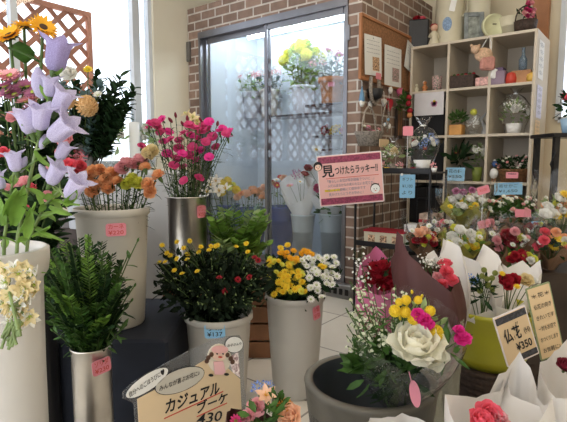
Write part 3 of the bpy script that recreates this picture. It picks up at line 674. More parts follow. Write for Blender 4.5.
# items standing on the upper board (row 1)
t = cup('small white patterned cup on the upper left shelf', 437, 1, photo2, .13, .045)
t = figurine('tiny brown animal ornament beside the patterned cup', SH(425, 1, .1), .11, tc, tc, mat('doll_white', (.8, .75, .7), .6))
t = figurine('tiny cream animal ornament at the left end of the upper shelf', SH(417, 1, .06), .08, canm, canm, canm)
t = thing('wicker_box', 'long black wicker box with red and green trim on the upper middle shelf', 'box', SH(463, 1, .1), YAW*.0)
MB().box((0, 0, .055), (.24, .16, .11), bev=.01).build('box_body', wick, t)
for i in range(7): MB().ball((-.1+.033*i, -.03, .115), .016, 0, 7).build('trim_bead', (p_red, midg)[i % 2], t)
t = thing('tissue_box', 'small pink patterned box beside the black wicker box', 'box', SH(483, 1, .04), 0)
MB().box((0, 0, .035), (.11, .08, .07), bev=.008).build('box_body', mat('box_pink', (.65, .38, .35), .6, noise=.3, scale=50), t)
t = thing('carton', 'mauve grey carton at the left of the upper right shelf', 'box', SH(499, 1, .08), 0)
MB().box((0, 0, .055), (.12, .14, .11), bev=.006).build('carton_body', mat('box_mauve', (.25, .18, .24), .6), t); MB().box((0, 0, .125), (.08, .1, .028), bev=.004).build('lid_box', mat('box_purple', (.12, .08, .16), .6), t)
t = lathe_thing('candle_jar', 'round red jar on the upper right shelf', 'jar', SH(511, 1, .05), [(0, 0), (.04, 0), (.045, .04), (.035, .08), (.02, .09), (0, .09)], mat('jar_red', (.5, .05, .03), .4))
t = thing('wooden_box', 'small brown wooden box under the glass bottle', 'box', SH(522, 1, .1), 0)
MB().box((0, 0, .05), (.15, .12, .1), bev=.004).build('box_body', mat('box_tan', (.4, .2, .09), .6, noise=.2), t)
bl_ = lathe_thing('glass_bottle', 'blue-grey glass bottle standing on the small wooden box', 'bottle', SH(522, 1, .1)+V((0, 0, .1)), [(0, 0), (.03, 0), (.032, .09), (.012, .13), (.012, .18), (.016, .185), (0, .185)], clear('bottle_glass', (.5, .6, .68), 1.5, haze=.2, hazecol=(.4, .5, .6)))
t = lathe_thing('honey_pot', 'yellow lidded pot on the upper right shelf by the side panel', 'pot', SH(531, 1, .03), [(0, 0), (.03, 0), (.035, .04), (.03, .06), (.01, .07), (0, .08)], mat('jar_yellow', (.65, .4, .08), .4))
# hanging sheep doll with bag on the second divider
q0 = SH(488, 0, 0); dx = -hw+sw*2+(xa+xb)/2
t = thing('hanging_doll', 'beige woolly doll with a pink cloth bag hanging on the shelf divider', 'doll', (dx-.04, YS-.045, zt-.26), YAW)
wool = mat('wool_beige', (.62, .42, .28), .9, noise=.2, scale=60, bump=.6)
MB().ball((0, 0, .1), .06, 0, 14, sq=(1.3, .6, 1)).build('body', wool, t); MB().ball((-.075, -.015, .14), .036, 0, 12).build('head', wool, t)
for s in (-1, 1): MB().ball((-.075+s*.03, -.01, .17), .014, 0, 8).build('ear', wool, t)
b = MB().box((.03, -.01, .03), (.12, .05, .11), bev=.015); b.build('cloth_bag', mat('cloth_pink', (.5, .24, .2), .9, noise=.15, scale=40), t)
MB().box((.1, .0, -.03), (.05, .02, .08), bev=.01, M=Matrix.Rotation(.2, 4, 'Y')).build('cloth_tag', whitecard, t)
MB().tube([(-.03, 0, .13), (.02, .01, .22), (.045, .02, .255), (.06, .0, .2), (.06, 0, .08)], .003, 5).build('cord', whitecard, t)
# row 2
def pot_plant(label, loc, r, h, pm, lm, n, L, W, blooms=(), name='potted_plant', spread=1.2, square=False, cat='plant', hh=.1, group=None):
    t = thing(name, label, cat, loc, 0, group)
    if square: MB().box((0, 0, h/2), (2*r, 2*r, h), bev=.006).build('pot', pm, t)
    else: MB().lathe([(0, 0), (r*.75, 0), (r, h), (r-.005, h), (r*.7, .01), (0, .01)], 24).build('pot', pm, t)
    b = MB(); bush(b, (0, 0, h+hh*.55), r*spread, r*spread, hh*.6, n, L, W); b.build('foliage', lm, t)['kind'] = 'stuff'
    for (k, pm2, cm, cnt, rr) in blooms:
        for i in range(cnt):
            d = V((rnd(-1, 1), rnd(-1, 1), rnd(.0, 1))).normalized(); d = d+toCam*.5; d.normalize()
            inst('bloom', bloom(k, pm2, cm), t, dirM(d, V((0, 0, h+hh*.5))+V((d.x*r*spread, d.y*r*spread, d.z*hh*.7)), rr, rnd(0, 6)))
    return t
pot_plant('small green succulent in a square orange pot on the middle shelf', SH(457, 2, .08), .055, .09, mat('pot_orange', (.6, .3, .08), .5), midg, 60, .06, .02, square=True, hh=.09)
t = thing('glass_ornament', 'clear glass balloon ornament with a green bow beside the orange pot', 'ornament', SH(473, 2, .1), 0)
cl = clear('thin_glass', (.95, .96, .96), 1.5, .02, 0, .05)
MB().ball((0, 0, .11), .075, 0, 20).build('glass_balloon', cl, t); MB().ball((0, 0, .195), .03, 0, 10).build('bow', p_lem, t); MB().lathe([(0, 0), (.04, 0), (.03, .04), (0, .04)], 16).build('foot', cl, t)
b = MB(); bush(b, (0, 0, .1), .05, .05, .05, 30, .03, .015); b.build('white_petals', p_wh, t)['kind'] = 'stuff'
t = thing('silver_sculpture', 'grey leaning ornament behind the glass balloon', 'ornament', SH(484, 2, .2), 0)
MB().tube([(0, 0, 0), (.01, 0, .07), (-.03, 0, .14), (.02, 0, .2)], [.03, .022, .018, .006], 8).build('body', mat('ornament_grey', (.4, .4, .4), .4), t)
def cello_arr(label, loc, r, h, blooms, potm, lm, n=50, cm_=None, group=None, name='wrapped_arrangement'):
    t = pot_plant(label, loc, r*.5, h*.25, potm, lm, n, .06, .022, blooms, name=name, spread=1.5, hh=h*.45, cat='flower arrangement', group=group)
    ph = rnd(0, 6)
    prof = [(r*.55, 0), (r*.62, h*.2), (r*.95, h*.45), (r*.98, h*.65), (r*.5, h*.88), (r*.12, h*.97), (r*.3, h*1.08), (r*.42, h*1.14)]
    MB().lathe(prof, 26, fn=lambda k, a: V((math.cos(a), math.sin(a), 0))*(.07*r*math.sin(5*a+ph+k)+.04*r*math.sin(11*a+k*2)) + V((0, 0, (.03*h*math.sin(4*a) if k == 7 else 0)))).build('cellophane_wrap', cm_ or cello, t)
    MB().lathe([(r*.13, h*.955), (r*.17, h*.97), (r*.13, h*.985)], 12).build('tie', whitecard, t)
    return t
cello_arr('clear-wrapped white flower arrangement in a white pot on the right shelf', SH(514, 2, .14), .13, .34, (('rose', p_wh, None, 7, .03), ('filler', p_wh, None, 4, .05)), whitecard, paleg, 40)
# row 3
t = pot_plant('dark-leaved orchid in a yellow pot with a blue card', SH(459, 3, .1), .06, .1, mat('pot_mustard', (.45, .35, .06), .5), darkg, 22, .17, .045, (('lily', p_bur, yelc, 3, .03),), hh=.12)
def bluec(root, z, w, h, lines, y=-.11, x=0, tilt=.3, m=None):
    o = rrect(MB(), w, h, .006, .002).build('price_card', m or bluecard, root); o.matrix_local = faceM((x, y, z), yaw=.15, tilt=tilt)
    for i, s in enumerate(lines): text(o, s, h*.3, Matrix.Translation((0, h*(.2-.4*i), .0016)), ink, .01, width=w*.7)
    return o
bluec(t, .06, .16, .12, ('花の鉢', '¥550'), y=-.1)
pot_plant('white-flowered plant in a green glass pot on the middle shelf', SH(477, 3, .1), .045, .12, mat('pot_olive', (.2, .25, .05), .4), paleg, 50, .05, .018, (('button', p_wh, grc, 16, .02),), hh=.17)
t = thing('duck_figurine', 'small white and blue bird figurine beside the basket on the right shelf', 'figurine', SH(494, 3, .03), YAW)
MB().ball((0, 0, .07), .035, 0, 10, sq=(1, 1.2, 1.3)).build('body', whitecard, t); MB().ball((0, -.01, .15), .026, 0, 10).build('head', mat('bird_blue', (.05, .1, .25), .5), t)
for s in (-1, 1): MB().tube([(s*.012, 0, 0), (s*.01, 0, .04)], .004, 5).build('leg', tc, t)
MB().tube([(0, -.02, .15), (0, -.055, .145)], [.01, .002], 6).build('beak', tc, t)
bask = mat('wicker_brown', (.25, .12, .05), .7, noise=.4, scale=60, bump=.8)
t = thing('plant_basket', 'brown basket of tiny pink and white flowers with a pink tag on the right shelf', 'basket', SH(514, 3, .12), 0)
MB().lathe([(0, 0), (.1, 0), (.13, .1), (.138, .11), (.125, .1), (.1, .02), (0, .02)], 28).build('basket', bask, t)
b = MB(); bush(b, (0, -.01, .14), .17, .13, .07, 200, .04, .016); b.build('foliage', darkg, t)['kind'] = 'stuff'
for i in range(22): inst('bloom', bloom('button', p_pale if i % 3 else p_wh, grc), t, dirM((rnd(-.5, .5), -.7, .8), (rnd(-.16, .16), rnd(-.13, -.03), rnd(.11, .22)), .012))
bluec(t, .06, .09, .05, ('¥880',), y=-.15, m=pinkcard, tilt=.2, x=.02)
o = thing('price_card', 'blue handwritten card hanging from the board under the pink-tagged basket', 'card', SH(509, 3, -.03)-V((0, 0, .05)), .1)
rrect(MB(), .21, .11, .005, .002, M=Matrix.Rotation(PI/2-.5, 4, 'X') @ Matrix.Rotation(.08, 4, 'Z')).build('card', bluecard, o)
for i, s_ in enumerate(('寄せかご', '¥1,650')): text(o, s_, .035, Matrix.Rotation(PI/2-.5, 4, 'X') @ Matrix.Rotation(.08, 4, 'Z') @ Matrix.Translation((0, .022-.045*i, .002)), ink, 0, width=.14)
# row 4
pot_plant('green plant in a grey pot low on the middle shelf', SH(470, 4, .15), .06, .12, grey_plastic, midg, 80, .07, .025, hh=.15)
pot_plant('leafy plant in a white pot low on the right shelf', SH(505, 4, .15), .06, .12, whitecard, darkg, 80, .07, .025, (('daisy', p_wh, yelc, 8, .02),), hh=.15)
# ================================================================== BLACK RACK AND BASKETS ON THE BRICK
RX = XC+.03
def PW(px, py, off=.06): return PX(px, py, XC+off)
def hang(name, label, px, py, off=.05): q = PW(px, py, off); return thing(name, label, 'basket' if 'basket' in name else 'ornament', q, PI/2)   # local +Y = into the wall... local -Y faces the room
def heart(r): return [(r*(16*math.sin(a)**3)/16, r*(13*math.cos(a)-5*math.cos(2*a)-2*math.cos(3*a)-math.cos(4*a))/16) for a in [2*PI*i/24 for i in range(24)]]
UP = Matrix.Rotation(PI/2, 4, 'X')
wic_l = mat('wicker_grey', (.3, .26, .22), .7, noise=.4, scale=70, bump=.7)
for lab, px, py, m, kind, r in (('blue teardrop ornament hanging on the brick beneath the cork board corner', 354+8, 94, mat('orn_blue', (.12, .25, .4), .4), 'drop', .05), ('small white round ornament nearest the pillar edge on the brick', 362, 103, whitecard, 'ball', .032), ('small white round ornament left of the wire basket on the brick', 370, 105, whitecard, 'ball', .03), ('white round ornament right of the pink tag basket', 390.5, 90, whitecard, 'ball', .033), ('pink heart ornament under the cork board', 400, 92, mat('orn_pink', (.75, .15, .3), .4), 'heart', .05), ('red heart ornament below the white round ones', 389, 104, mat('orn_red', (.5, .02, .04), .4), 'heart', .06), ('white heart ornament beside the red heart', 384, 102, whitecard, 'heart', .035)):
    t = hang('hanging_ornament', lab, px, py, .018)
    if kind == 'heart': rrect(MB(), 0, 0, 0, .022, pts=heart(r), M=UP).build('heart', m, t)
    elif kind == 'ball': MB().ball((0, 0, 0), r, 0, 14, sq=(1, .5, 1)).build('disc', m, t)
    else: MB().lathe([(0, -r*1.5), (r*.5, -r), (r*.35, 0), (0, r*1.3)], 12).build('drop', m, t)
    MB().tube([(0, 0, r*.7), (.004, .005, r+.05), (0, .012, r+.06)], .0025, 5).build('loop', whitecard, t)
t = hang('hanging_basket', 'pale wicker U-shaped basket with a pink tag under the cork board', 375, 88, .05)
MB().tube([(-.07, 0, .08), (-.075, 0, -.02), (-.05, 0, -.1), (0, 0, -.13), (.05, 0, -.1), (.075, 0, -.02), (.07, 0, .08)], .016, 8).build('hoop', wic_l, t)
MB().lathe([(0, -.1), (.055, -.08), (.07, -.01), (.065, -.01), (.05, -.07), (0, -.085)], 16).build('pocket', black, t); rrect(MB(), .09, .05, .01, .003, M=Matrix.Translation((0, -.03, .09)) @ UP).build('tag', pinkcard, t)
t = hang('hanging_basket', 'round wicker basket with an arched handle and small blossoms on the brick wall', 369, 133, .12)
MB().lathe([(0, -.1), (.08, -.1), (.11, 0), (.118, .01), (.105, 0), (.075, -.09), (0, -.09)], 20).build('basket', wic_l, t)
MB().tube([(.11*math.cos(a), 0, .2*math.sin(a)) for a in [PI*i/10 for i in range(11)]], .007, 6).build('handle', wic_l, t)
for i in range(10): inst('bloom', bloom('button', (p_pale, p_wh, p_mau)[i % 3], grc), t, dirM((rnd(-.3, .3), -.6, 1), (rnd(-.08, .08), rnd(-.08, .02), rnd(0, .05)), .022))
rrect(MB(), .16, .06, .008, .003, M=Matrix.Translation((.02, -.12, -.08)) @ UP).build('name_card', creamcard, t)
t = hang('hanging_basket', 'slim bent-willow basket with blue bits hanging beside the red heart', 386, 120, .08)
MB().tube([(-.05, 0, -.12), (-.07, 0, 0), (-.02, 0, .12), (.03, 0, .16), (.05, 0, .05), (.03, 0, -.1)], .008, 6).build('hoop', wic_l, t)
for i in range(8): MB().ball((rnd(-.05, .04), rnd(-.03, 0), rnd(-.1, .03)), .014, 0, 7).build('bead', (bluecard, whitecard, wic_l)[i % 3], t)
t = hang('hanging_wreath', 'green and red Christmas swag at the shelf edge on the brick', 404, 104, .1)
b = MB(); bush(b, (0, 0, -.02), .05, .04, .11, 90, .06, .015); b.build('foliage', midg, t)['kind'] = 'stuff'
for i, z in enumerate((.05, .0, -.06, -.1)): MB().ball((rnd(-.02, .03), -.05, z), .026, 0, 9).build('bauble', (p_red, tc)[i % 2 if i > 1 else 0], t)
t = hang('hanging_shutter', 'dark arched wooden plaque hanging at the right end of the brick', 399, 122, .03)
rrect(MB(), 0, 0, 0, .02, pts=[(-.06, -.15), (.06, -.15), (.06, .08), (.04, .14), (0, .16), (-.04, .14), (-.06, .08)], M=UP).build('plaque', darkwood, t)
for x in (-.025, .025): MB().box((x, -.012, 0), (.03, .006, .24)).build('panel', wood, t)
# the rack
zr = [PZ(400, 100, 1.0).z]
r0 = P(384, 172, 3.55); rz1 = r0.z; rz2 = P(384, 246, 3.5).z
rk = thing('wire_rack', 'black metal display rack standing before the brick wall', 'rack', (r0.x+.13, r0.y, 0), 0)
e = MB(); rw = .56; rd = .3
for x in (-rw/2, rw/2):
    for y in (-rd/2, rd/2): e = MB(); e.tube([(x, y, 0), (x, y, rz1+.02)], .009, 6); e.build('post', black, rk)
for z in (rz1, rz2, .12):
    e = MB(); e.box((0, 0, z), (rw, rd, .012), bev=.003).box((0, -rd/2, z+.018), (rw, .008, .03)); e.build('rack_shelf', black, rk)
e = MB()
for i in range(9): e.tube([(-rw/2+rw*i/8, rd/2, .1), (-rw/2+rw*i/8, rd/2, rz1)], .003, 4)
e.build('back_grille', black, rk)
o = rk.location
bpy.context.view_layer.update()
def RK(px, z, dy=0):
    q = PZ(px, 100, z) if 0 else None
    # point on the rack plane y = o.y+dy under pixel column px
    p = PY(px, 200, o.y+dy); return V((p.x, o.y+dy, z))
t = cello_arr('clear-wrapped blue and white arrangement on top of the black rack', RK(421, rz1+.007), .12, .33, (('statice', p_blue, grc, 5, .03), ('rose', p_wh, None, 5, .022), ('button', p_red, grc, 3, .015)), whitecard, darkg, 40)
t = cello_arr('small clear-wrapped cream arrangement at the left end of the rack top', RK(392, rz1+.007), .08, .22, (('rose', p_cr, None, 4, .02), ('filler', p_wh, None, 3, .03)), wic_l, paleg, 30)
t = thing('price_card', 'small pink card on a stick standing on the rack top', 'card', RK(406, rz1+.007, -.1), YAW)
MB().tube([(0, 0, 0), (0, 0, .26)], .002, 5).build('stick', whitecard, t); rrect(MB(), .07, .065, .008, .003, M=Matrix.Translation((0, -.004, .28)) @ UP).build('card', pinkcard, t)
for i in range(6):
    t = thing('trinket', ('tiny pink pot on the rack top near the brick', 'tiny green pot on the rack top', 'tiny yellow pot on the rack top', 'tiny cream pot on the rack top', 'tiny red pot on the rack top', 'tiny white pot at the right end of the rack top')[i], 'pot', RK((376, 381, 386, 399, 412, 433)[i], rz1+.007, -.11))
    m = (p_pale, midg, yelc, canm, p_red, whitecard)[i]; MB().lathe([(0, 0), (.014, 0), (.02, .03), (.016, .03), (.012, .005), (0, .005)], 14).build('pot', m, t)
    b = MB(); bush(b, (0, 0, .045), .016, .016, .018, 14, .02, .01); b.build('foliage', (midg, p_pale)[i % 2], t)['kind'] = 'stuff'
q = P(407, 184, 3.2)
t = thing('price_card', 'light blue handwritten card hanging from the rack top', 'card', RK(407, rz1-.09, -.165), YAW, None)
rrect(MB(), .105, .16, .006, .002, M=UP).build('card', bluecard, t)
for i, s_ in enumerate(('ギフト', '¥1,100', 'より')): text(t, s_, .03, UP @ Matrix.Translation((0, .045-.045*i, .0015)), ink, 0, width=.07)
MB().ball((-.04, -.002, .08), .01, 0, 8).build('clip', whitecard, t)
t = thing('gift_box', 'long cream carton with a red edge on the lower rack shelf', 'box', RK(388, rz2+.007, -.05), .1)
MB().box((0, 0, .05), (.3, .16, .1), bev=.004).build('box_body', canm, t); MB().box((0, -.002, .103), (.305, .165, .012)).build('lid_edge', p_red, t)
for i in range(3): MB().box((-.09+.09*i, -.082, .05), (.05, .003, .05)).build('printed_panel', photo1, t)
t = thing('gift_box', 'white carton with a blue print on the right of the lower rack shelf', 'box', RK(419, rz2+.007, -.0), -.1)
MB().box((0, 0, .08), (.16, .12, .16), bev=.004).build('box_body', whitecard, t); rrect(MB(), .09, .08, .004, .002, M=Matrix.Translation((0, -.062, .08)) @ UP).build('printed_panel', bluecard, t)
t = thing('gift_box', 'red and cream striped box on the upper right of the rack', 'box', RK(431, rz2+.007, .05), 0)
MB().box((0, 0, .12), (.12, .12, .24), bev=.003).build('box_body', mat('box_beige', (.45, .33, .25), .7, noise=.3, scale=30), t)
for i in range(3): MB().box((0, -.062, .05+.07*i), (.121, .003, .02)).build('stripe', p_red, t)
# the lucky sign on a slim stand
q = P(350.5, 179, 3.2)
t = thing('shop_sign', 'large pink handwritten Japanese sign with maroon bands before the cooler pillar', 'sign', (q.x, q.y, 0), YAW+.0)
SW = 63/480*3.2; SHh = 49/480*3.2; roll = R(5); zc = q.z
M = Matrix.Translation((0, 0, zc)) @ UP @ Matrix.Rotation(roll, 4, 'Z')
b = MB(); rrect(b, SW+.012, SHh+.012, .012, .004); bd = b.build('laminate', mat('laminate', (.8, .72, .72), .15, noise=.02), t); bd.matrix_local = M
Z = lambda x, y, z=.003: Matrix.Translation((x, y, z))
rrect(MB(), SW, SHh, .008, .002, M=Z(0, 0, .0025)).build('pink_panel', mat('sign_pink', (.78, .45, .42), .4, noise=.03), bd)
mar = mat('sign_maroon', (.26, .04, .09), .4, noise=.4, scale=90)
for s in (-1, 1): rrect(MB(), SW*.98, SHh*.13, .003, .002, M=Z(0, s*SHh*.42, .004)).build('maroon_band', mar, bd)
text(bd, '見', .085, Z(-SW*.35, SHh*.18, .006), ink, .02); text(bd, 'つけたらラッキー‼', .06, Z(SW*.1, SHh*.18, .006), ink, .02, width=SW*.68)
MB().box((SW*.03, SHh*.045, .005), (SW*.84, .0035, .001)).build('underline', red_ink, bd)
for i, s_ in enumerate(('「春らしいお花が特別価格でついに…」', 'ふだんはなかなか見られないお花です♪', 'サービス価格にて提供中です', '見かけたらどうぞお早めに！')): text(bd, s_, .022, Z(-SW*.06*(0 if i < 2 else 1)*1.2, SHh*(-.02-.09*i), .006), greyink, .005, width=SW*(.74, .74, .6, .55)[i])
MB().box((-SW*.3, SHh*(-.2), .0045), (SW*.24, .014, .001)).build('highlight', p_yel, bd)
def face_draw(parent, x, y, r, hair, cat=False):
    rrect(MB(), 0, 0, 0, .002, pts=ell(0, 0, r*1.25, r*1.3), M=Z(x, y+r*.15, .006)).build('drawn_hair' if hair else 'drawn_outline', hair or ink, parent)
    rrect(MB(), 0, 0, 0, .002, pts=ell(0, 0, r*1.15 if not hair else r*.9, r*1.15 if not hair else r*.85), M=Z(x, y-(0 if not hair else r*.2), .0075)).build('drawn_face', mat('sign_skin', (.85, .62, .5), .5, noise=0) if hair else whitecard, parent)
    for s in (-1, 1): rrect(MB(), 0, 0, 0, .001, pts=ell(0, 0, r*.1, r*.16), M=Z(x+s*r*.35, y, .009)).build('drawn_eye', ink, parent)
    rrect(MB(), 0, 0, 0, .001, pts=ell(0, 0, r*.22, r*.1), M=Z(x, y-r*.45, .009)).build('drawn_mouth', red_ink, parent)
    if cat:
        for s in (-1, 1): rrect(MB(), 0, 0, 0, .002, pts=[(-r*.25, 0), (r*.25, 0), (s*r*.15, r*.5)], M=Z(x+s*r*.7, y+r*.95, .006)).build('drawn_ear', ink, parent)
face_draw(bd, -SW*.5, SHh*.3, .024, ink); face_draw(bd, SW*.38, -SHh*.24, .026, None, True)
pa = V((o.x-rw/2, o.y-rd/2, rz1+.015)); w_ = t.matrix_basis.inverted() @ pa
MB().tube([(0, .01, zc-SHh*.3), (0, .012, zc), w_], .006, 6).build('bracket', black, t)
# ================================================================== LEFT WINDOW SIDE
def wbase(px, py, D, z): q = P(px, py, D); return V((q.x, q.y, z))
def hd(px, py, D): return P(px, py, D)
def cratebox(name, label, c, sx, sy, h, m, cat='crate', rz=YAW, slat=True):
    t = thing(name, label, cat, (c.x, c.y, 0), rz)
    if not slat: MB().box((0, 0, h/2), (sx, sy, h), bev=.012).build('body', m, t); return t
    n = max(2, round(h/.11)); 
    for x in (-sx/2+.02, sx/2-.02):
        for y in (-sy/2+.02, sy/2-.02): MB().box((x, y, h/2-.01), (.03, .03, h-.02)).build('corner_post', m, t)
    for k in range(n):
        z = (k+.5)*h/n
        e = MB()
        for y in (-sy/2, sy/2): e.box((0, y, z), (sx, .014, h/n-.012), bev=.002)
        for x in (-sx/2, sx/2): e.box((x, 0, z), (.014, sy-.02, h/n-.012), bev=.002)
        e.build('side_slats', m, t)
    MB().box((0, 0, h-.008), (sx-.004, sy-.004, .016), bev=.003).build('top_board', m, t)
    return t
fx = V((math.cos(YAW), math.sin(YAW), 0)); fy = V((-math.sin(YAW), math.cos(YAW), 0))
def LC(x, y, z=0): return fx*x+fy*y+V((0, 0, z))     # x right of the camera axis, y ahead
# black cloth-covered stand under the carnation bucket
cratebox('display_stand', 'low black cloth-covered stand carrying the orange carnation bucket', LC(-.70, 2.04), .52, .56, .47, blackcloth, 'stand', slat=False)
cratebox('wooden_crate', 'brown wooden crate behind the two white chrysanthemum buckets', LC(-.36, 2.9), .66, .42, .42, wood, 'crate')
cratebox('white_cabinet', 'low white cabinet under the window behind the carnation bucket', LC(-1.06, 3.5), .66, .36, 1.07, whitewall, 'cabinet', slat=False)
cratebox('wooden_crate', 'tall dark wooden crate by the left window carrying the grey bucket of evergreens', LC(-1.24, 2.72), .6, .5, .8, darkwood, 'crate')
cratebox('plant_stool', 'dark wooden stool under the big white planter', LC(-.62, 1.02), .34, .34, .44, darkwood, 'stool', slat=False)
# ---- A big planter with bellflowers
D0 = 1.02
pb = P(-8, 250, D0); zr_ = pb.z; pb = V((pb.x, pb.y, .441))
hh = zr_-.441; rr = .106
pl = thing('ceramic_planter', 'large white ceramic planter with a scalloped rim at the left edge', 'planter', pb)
MB().lathe([(0, 0), (rr*.8, 0), (rr*.84, .02), (rr*.86, hh*.5), (rr*.9, hh-.06), (rr*1.0, hh-.045), (rr*1.04, hh-.02), (rr*1.04, hh), (rr*.98, hh+.004), (rr*.9, hh-.012), (rr*.8, .02), (0, .02)], 64, fn=lambda k, a: V((0, 0, 0 if k not in (4, 5, 6) else -.006*abs(math.sin(7*a))))).build('planter_body', mat('ceramic_white', (.62, .6, .57), .3, noise=.02), pl)
def bellflower(label, path, bells, leaves):
    base = pb+V((0, 0, .1)); t = thing('bellflower_stem', label, 'flower', base, 0, None)
    pts = [V((0, 0, 0))]+[hd(*p)-base for p in path]; sm2 = []
    for i in range(len(pts)-1):
        for k in range(3): sm2.append(pts[i].lerp(pts[i+1], k/3))
    sm2.append(pts[-1]); m = MB().tube(sm2, [.0042-.002*i/len(sm2) for i in range(len(sm2))], 7)
    for (bx, by, mx, my, D, dz, k) in bells:
        b0 = hd(bx, by, D); m0 = hd(mx, my, D+dz); d = m0-b0; L = d.length
        n = min(sm2, key=lambda p: (p-(b0-base)).length+.5*max(0, p.z-(b0-base).z)); m.tube([n, (n+(b0-base))/2-V((0, 0, .006)), b0-base], .0018, 5)
        inst('bloom', bloom(k, p_lav if by < 75 else p_lil), t, dirM(d, b0-base, (L if by < 80 else L*.9) if k == 'bell' else L*.55, rnd(0, 6)))
    m.build('stem', paleg, t)
    l = MB()
    for (lx, ly, tx, ty, D, w) in leaves:
        a = hd(lx, ly, D)-base; b = hd(tx, ty, D-.02)-base; l.petal(dirM(b-a, a, 1, rnd(-.4, .4)) @ Matrix.Rotation(PI/2, 4, 'X'), (b-a).length*1.1, w, rnd(-.5, .1), .2, 'point', 0, 6)
    leafset(l, sm2, 20, .05, .016, t0=.12, t1=.9); l.build('leaves', limeg, t)['kind'] = 'stuff'
bellflower('tallest lavender bellflower stem rising from the white planter to the lattice', [(18, 235, .98), (36, 150, .97), (48, 100, .97), (54, 68, .97)],
    [(54, 72, 59, 40, .96, -.005, 'bell'), (40, 84, 35, 54, .97, 0, 'bud'), (50, 97, 50, 74, .95, -.012, 'bell'), (56, 112, 68, 88, .94, -.01, 'bell'), (32, 134, 22, 107, .94, -.01, 'bell'), (40, 130, 42, 103, .93, -.02, 'bell'), (50, 139, 74, 119, .93, -.01, 'bell'), (43, 142, 47, 128, .95, 0, 'bud')],
    [(36, 150, 52, 172, .96, .02), (34, 160, 20, 172, .96, .02), (40, 140, 30, 128, .95, .015), (52, 75, 62, 70, .96, .012)])
bellflower('lavender bellflower stem leaning right over the rim of the white planter', [(28, 240, 1.0), (45, 205, .97), (60, 190, .95)],
    [(68, 198, 82, 176, .92, -.015, 'bell'), (50, 184, 62, 163, .94, -.01, 'bell'), (44, 172, 36, 158, .95, 0, 'bud'), (58, 160, 68, 142, .96, 0, 'bell')],
    [(64, 205, 76, 192, .92, .02), (60, 200, 78, 205, .92, .018), (40, 215, 60, 212, .95, .016), (36, 228, 62, 238, .95, .018), (50, 205, 70, 215, .94, .02), (30, 236, 48, 226, .96, .02)])
bellflower('lavender bellflower stem at the far left of the white planter', [(4, 240, .98), (10, 200, .96), (14, 172, .95)],
    [(17, 172, 12, 150, .94, -.01, 'bell'), (2, 190, -6, 172, .95, 0, 'bell'), (22, 165, 30, 150, .95, 0, 'bud')],
    [(6, 225, -2, 195, .95, .03), (12, 225, 22, 188, .95, .03), (4, 215, 14, 190, .94, .03), (18, 232, 34, 205, .95, .02), (2, 238, -12, 220, .95, .02), (10, 200, 24, 198, .95, .02), (26, 238, 30, 210, .95, .02)])
# star-of-Bethlehem cluster in front of the planter
base = hd(-4, 262, .95); t = thing('star_flower_cluster', 'drooping cluster of cream star-shaped flowers hanging over the front of the planter', 'flower', base)
m = MB(); pts = curve((0, 0, 0), hd(18, 330, .83)-base, 8, 1.4); m.tube(pts, .003, 6)
for i in range(46):
    a = i*2.4; q = rnd(.2, 1); px = 17+25*math.cos(a)*q; py = 296+38*math.sin(a)*q*.9
    w = hd(px, py, .86+.03*q)-base; n = min(pts, key=lambda p: (p-w).length); m.tube([n, w], .0012, 4)
    inst('bloom', bloom('star' if i % 4 else 'bud', p_cr if i % 3 else p_wh, grc), t, dirM(toCam*.7+V((rnd(-.6, .6), rnd(-.6, .6), rnd(-.2, .6))), w, .021 if i % 4 else .012, rnd(0, 6)))
for i in range(14):
    w0 = hd(rnd(6, 22), rnd(318, 330), .86)-base; w1 = hd(rnd(0, 24), rnd(335, 350), .85)-base; m.tube([w0, w1], [.0018, .003], 5)
m.build('stem', paleg, t)
# ---- sunflowers and pink flowers behind
sb = tin('dark tall vase of sunflowers hidden behind the bellflowers', V((*LC(-.93, 1.72).xy, .0)), .085, .93, black, 'tall dark vases at the left'); 
SB = sb.location+V((0, 0, .5))
def sf(lab, px, py, D, face, r):
    stem_flower('sunflower', lab, 'sunflower', 'sunflowers', SB+V((rnd(-.02, .02), rnd(-.02, .02), 0)), hd(px, py, D), 'sunflower', p_sun, r, face, leaf=1, nl=9, ll=.13, lw=.07, sr=.0055)
sf('sunflower at the left edge facing the viewer, in front of the lattice', 10, 36, 1.62, toCam+V((-.3, 0, .8)), .056)
sf('sunflower turned right, highest of the three against the lattice', 43, 28, 1.6, toCam+V((.9, .6, .9)), .052)
sf('small half-hidden sunflower between the other two', 24, 27, 1.7, V((0, 0, 1))+toCam*.15, .045)
mb_ = hd(20, 60, 1.75)
for i, (px, py) in enumerate(((10, 76), (22, 86), (34, 92), (27, 101), (5, 86), (15, 95), (2, 76), (16, 80), (28, 86), (38, 98), (32, 104), (8, 92))):
    stem_flower('pink_daisy', 'mauve pink daisy in the cluster below the sunflowers', 'flower', 'mauve daisies below the sunflowers', SB+V((rnd(-.03, .03), rnd(-.03, .03), 0)), hd(px, py, 1.5), 'daisy', p_mau if i % 3 else p_pale, .034, facing(.5, .5), nl=6, ll=.07, lw=.02, lm=darkg)
for i, (px, py) in enumerate(((3, 152), (22, 182), (62, 152), (68, 165), (50, 170), (5, 188), (30, 188), (65, 140), (12, 117), (20, 206), (48, 196))):
    stem_flower('spray_rose', 'small pink spray rose behind the bellflowers', 'flower', 'pink spray roses behind the bellflowers', SB+V((rnd(-.04, .04), rnd(-.04, .04), .2)), hd(px, py, 1.42+rnd(-.05, .05)), 'rose' if i % 2 else 'carnation', p_cor if i % 3 == 0 else p_pale, .022, facing(.6, .5), nl=8, ll=.05, lw=.025, lm=darkg)
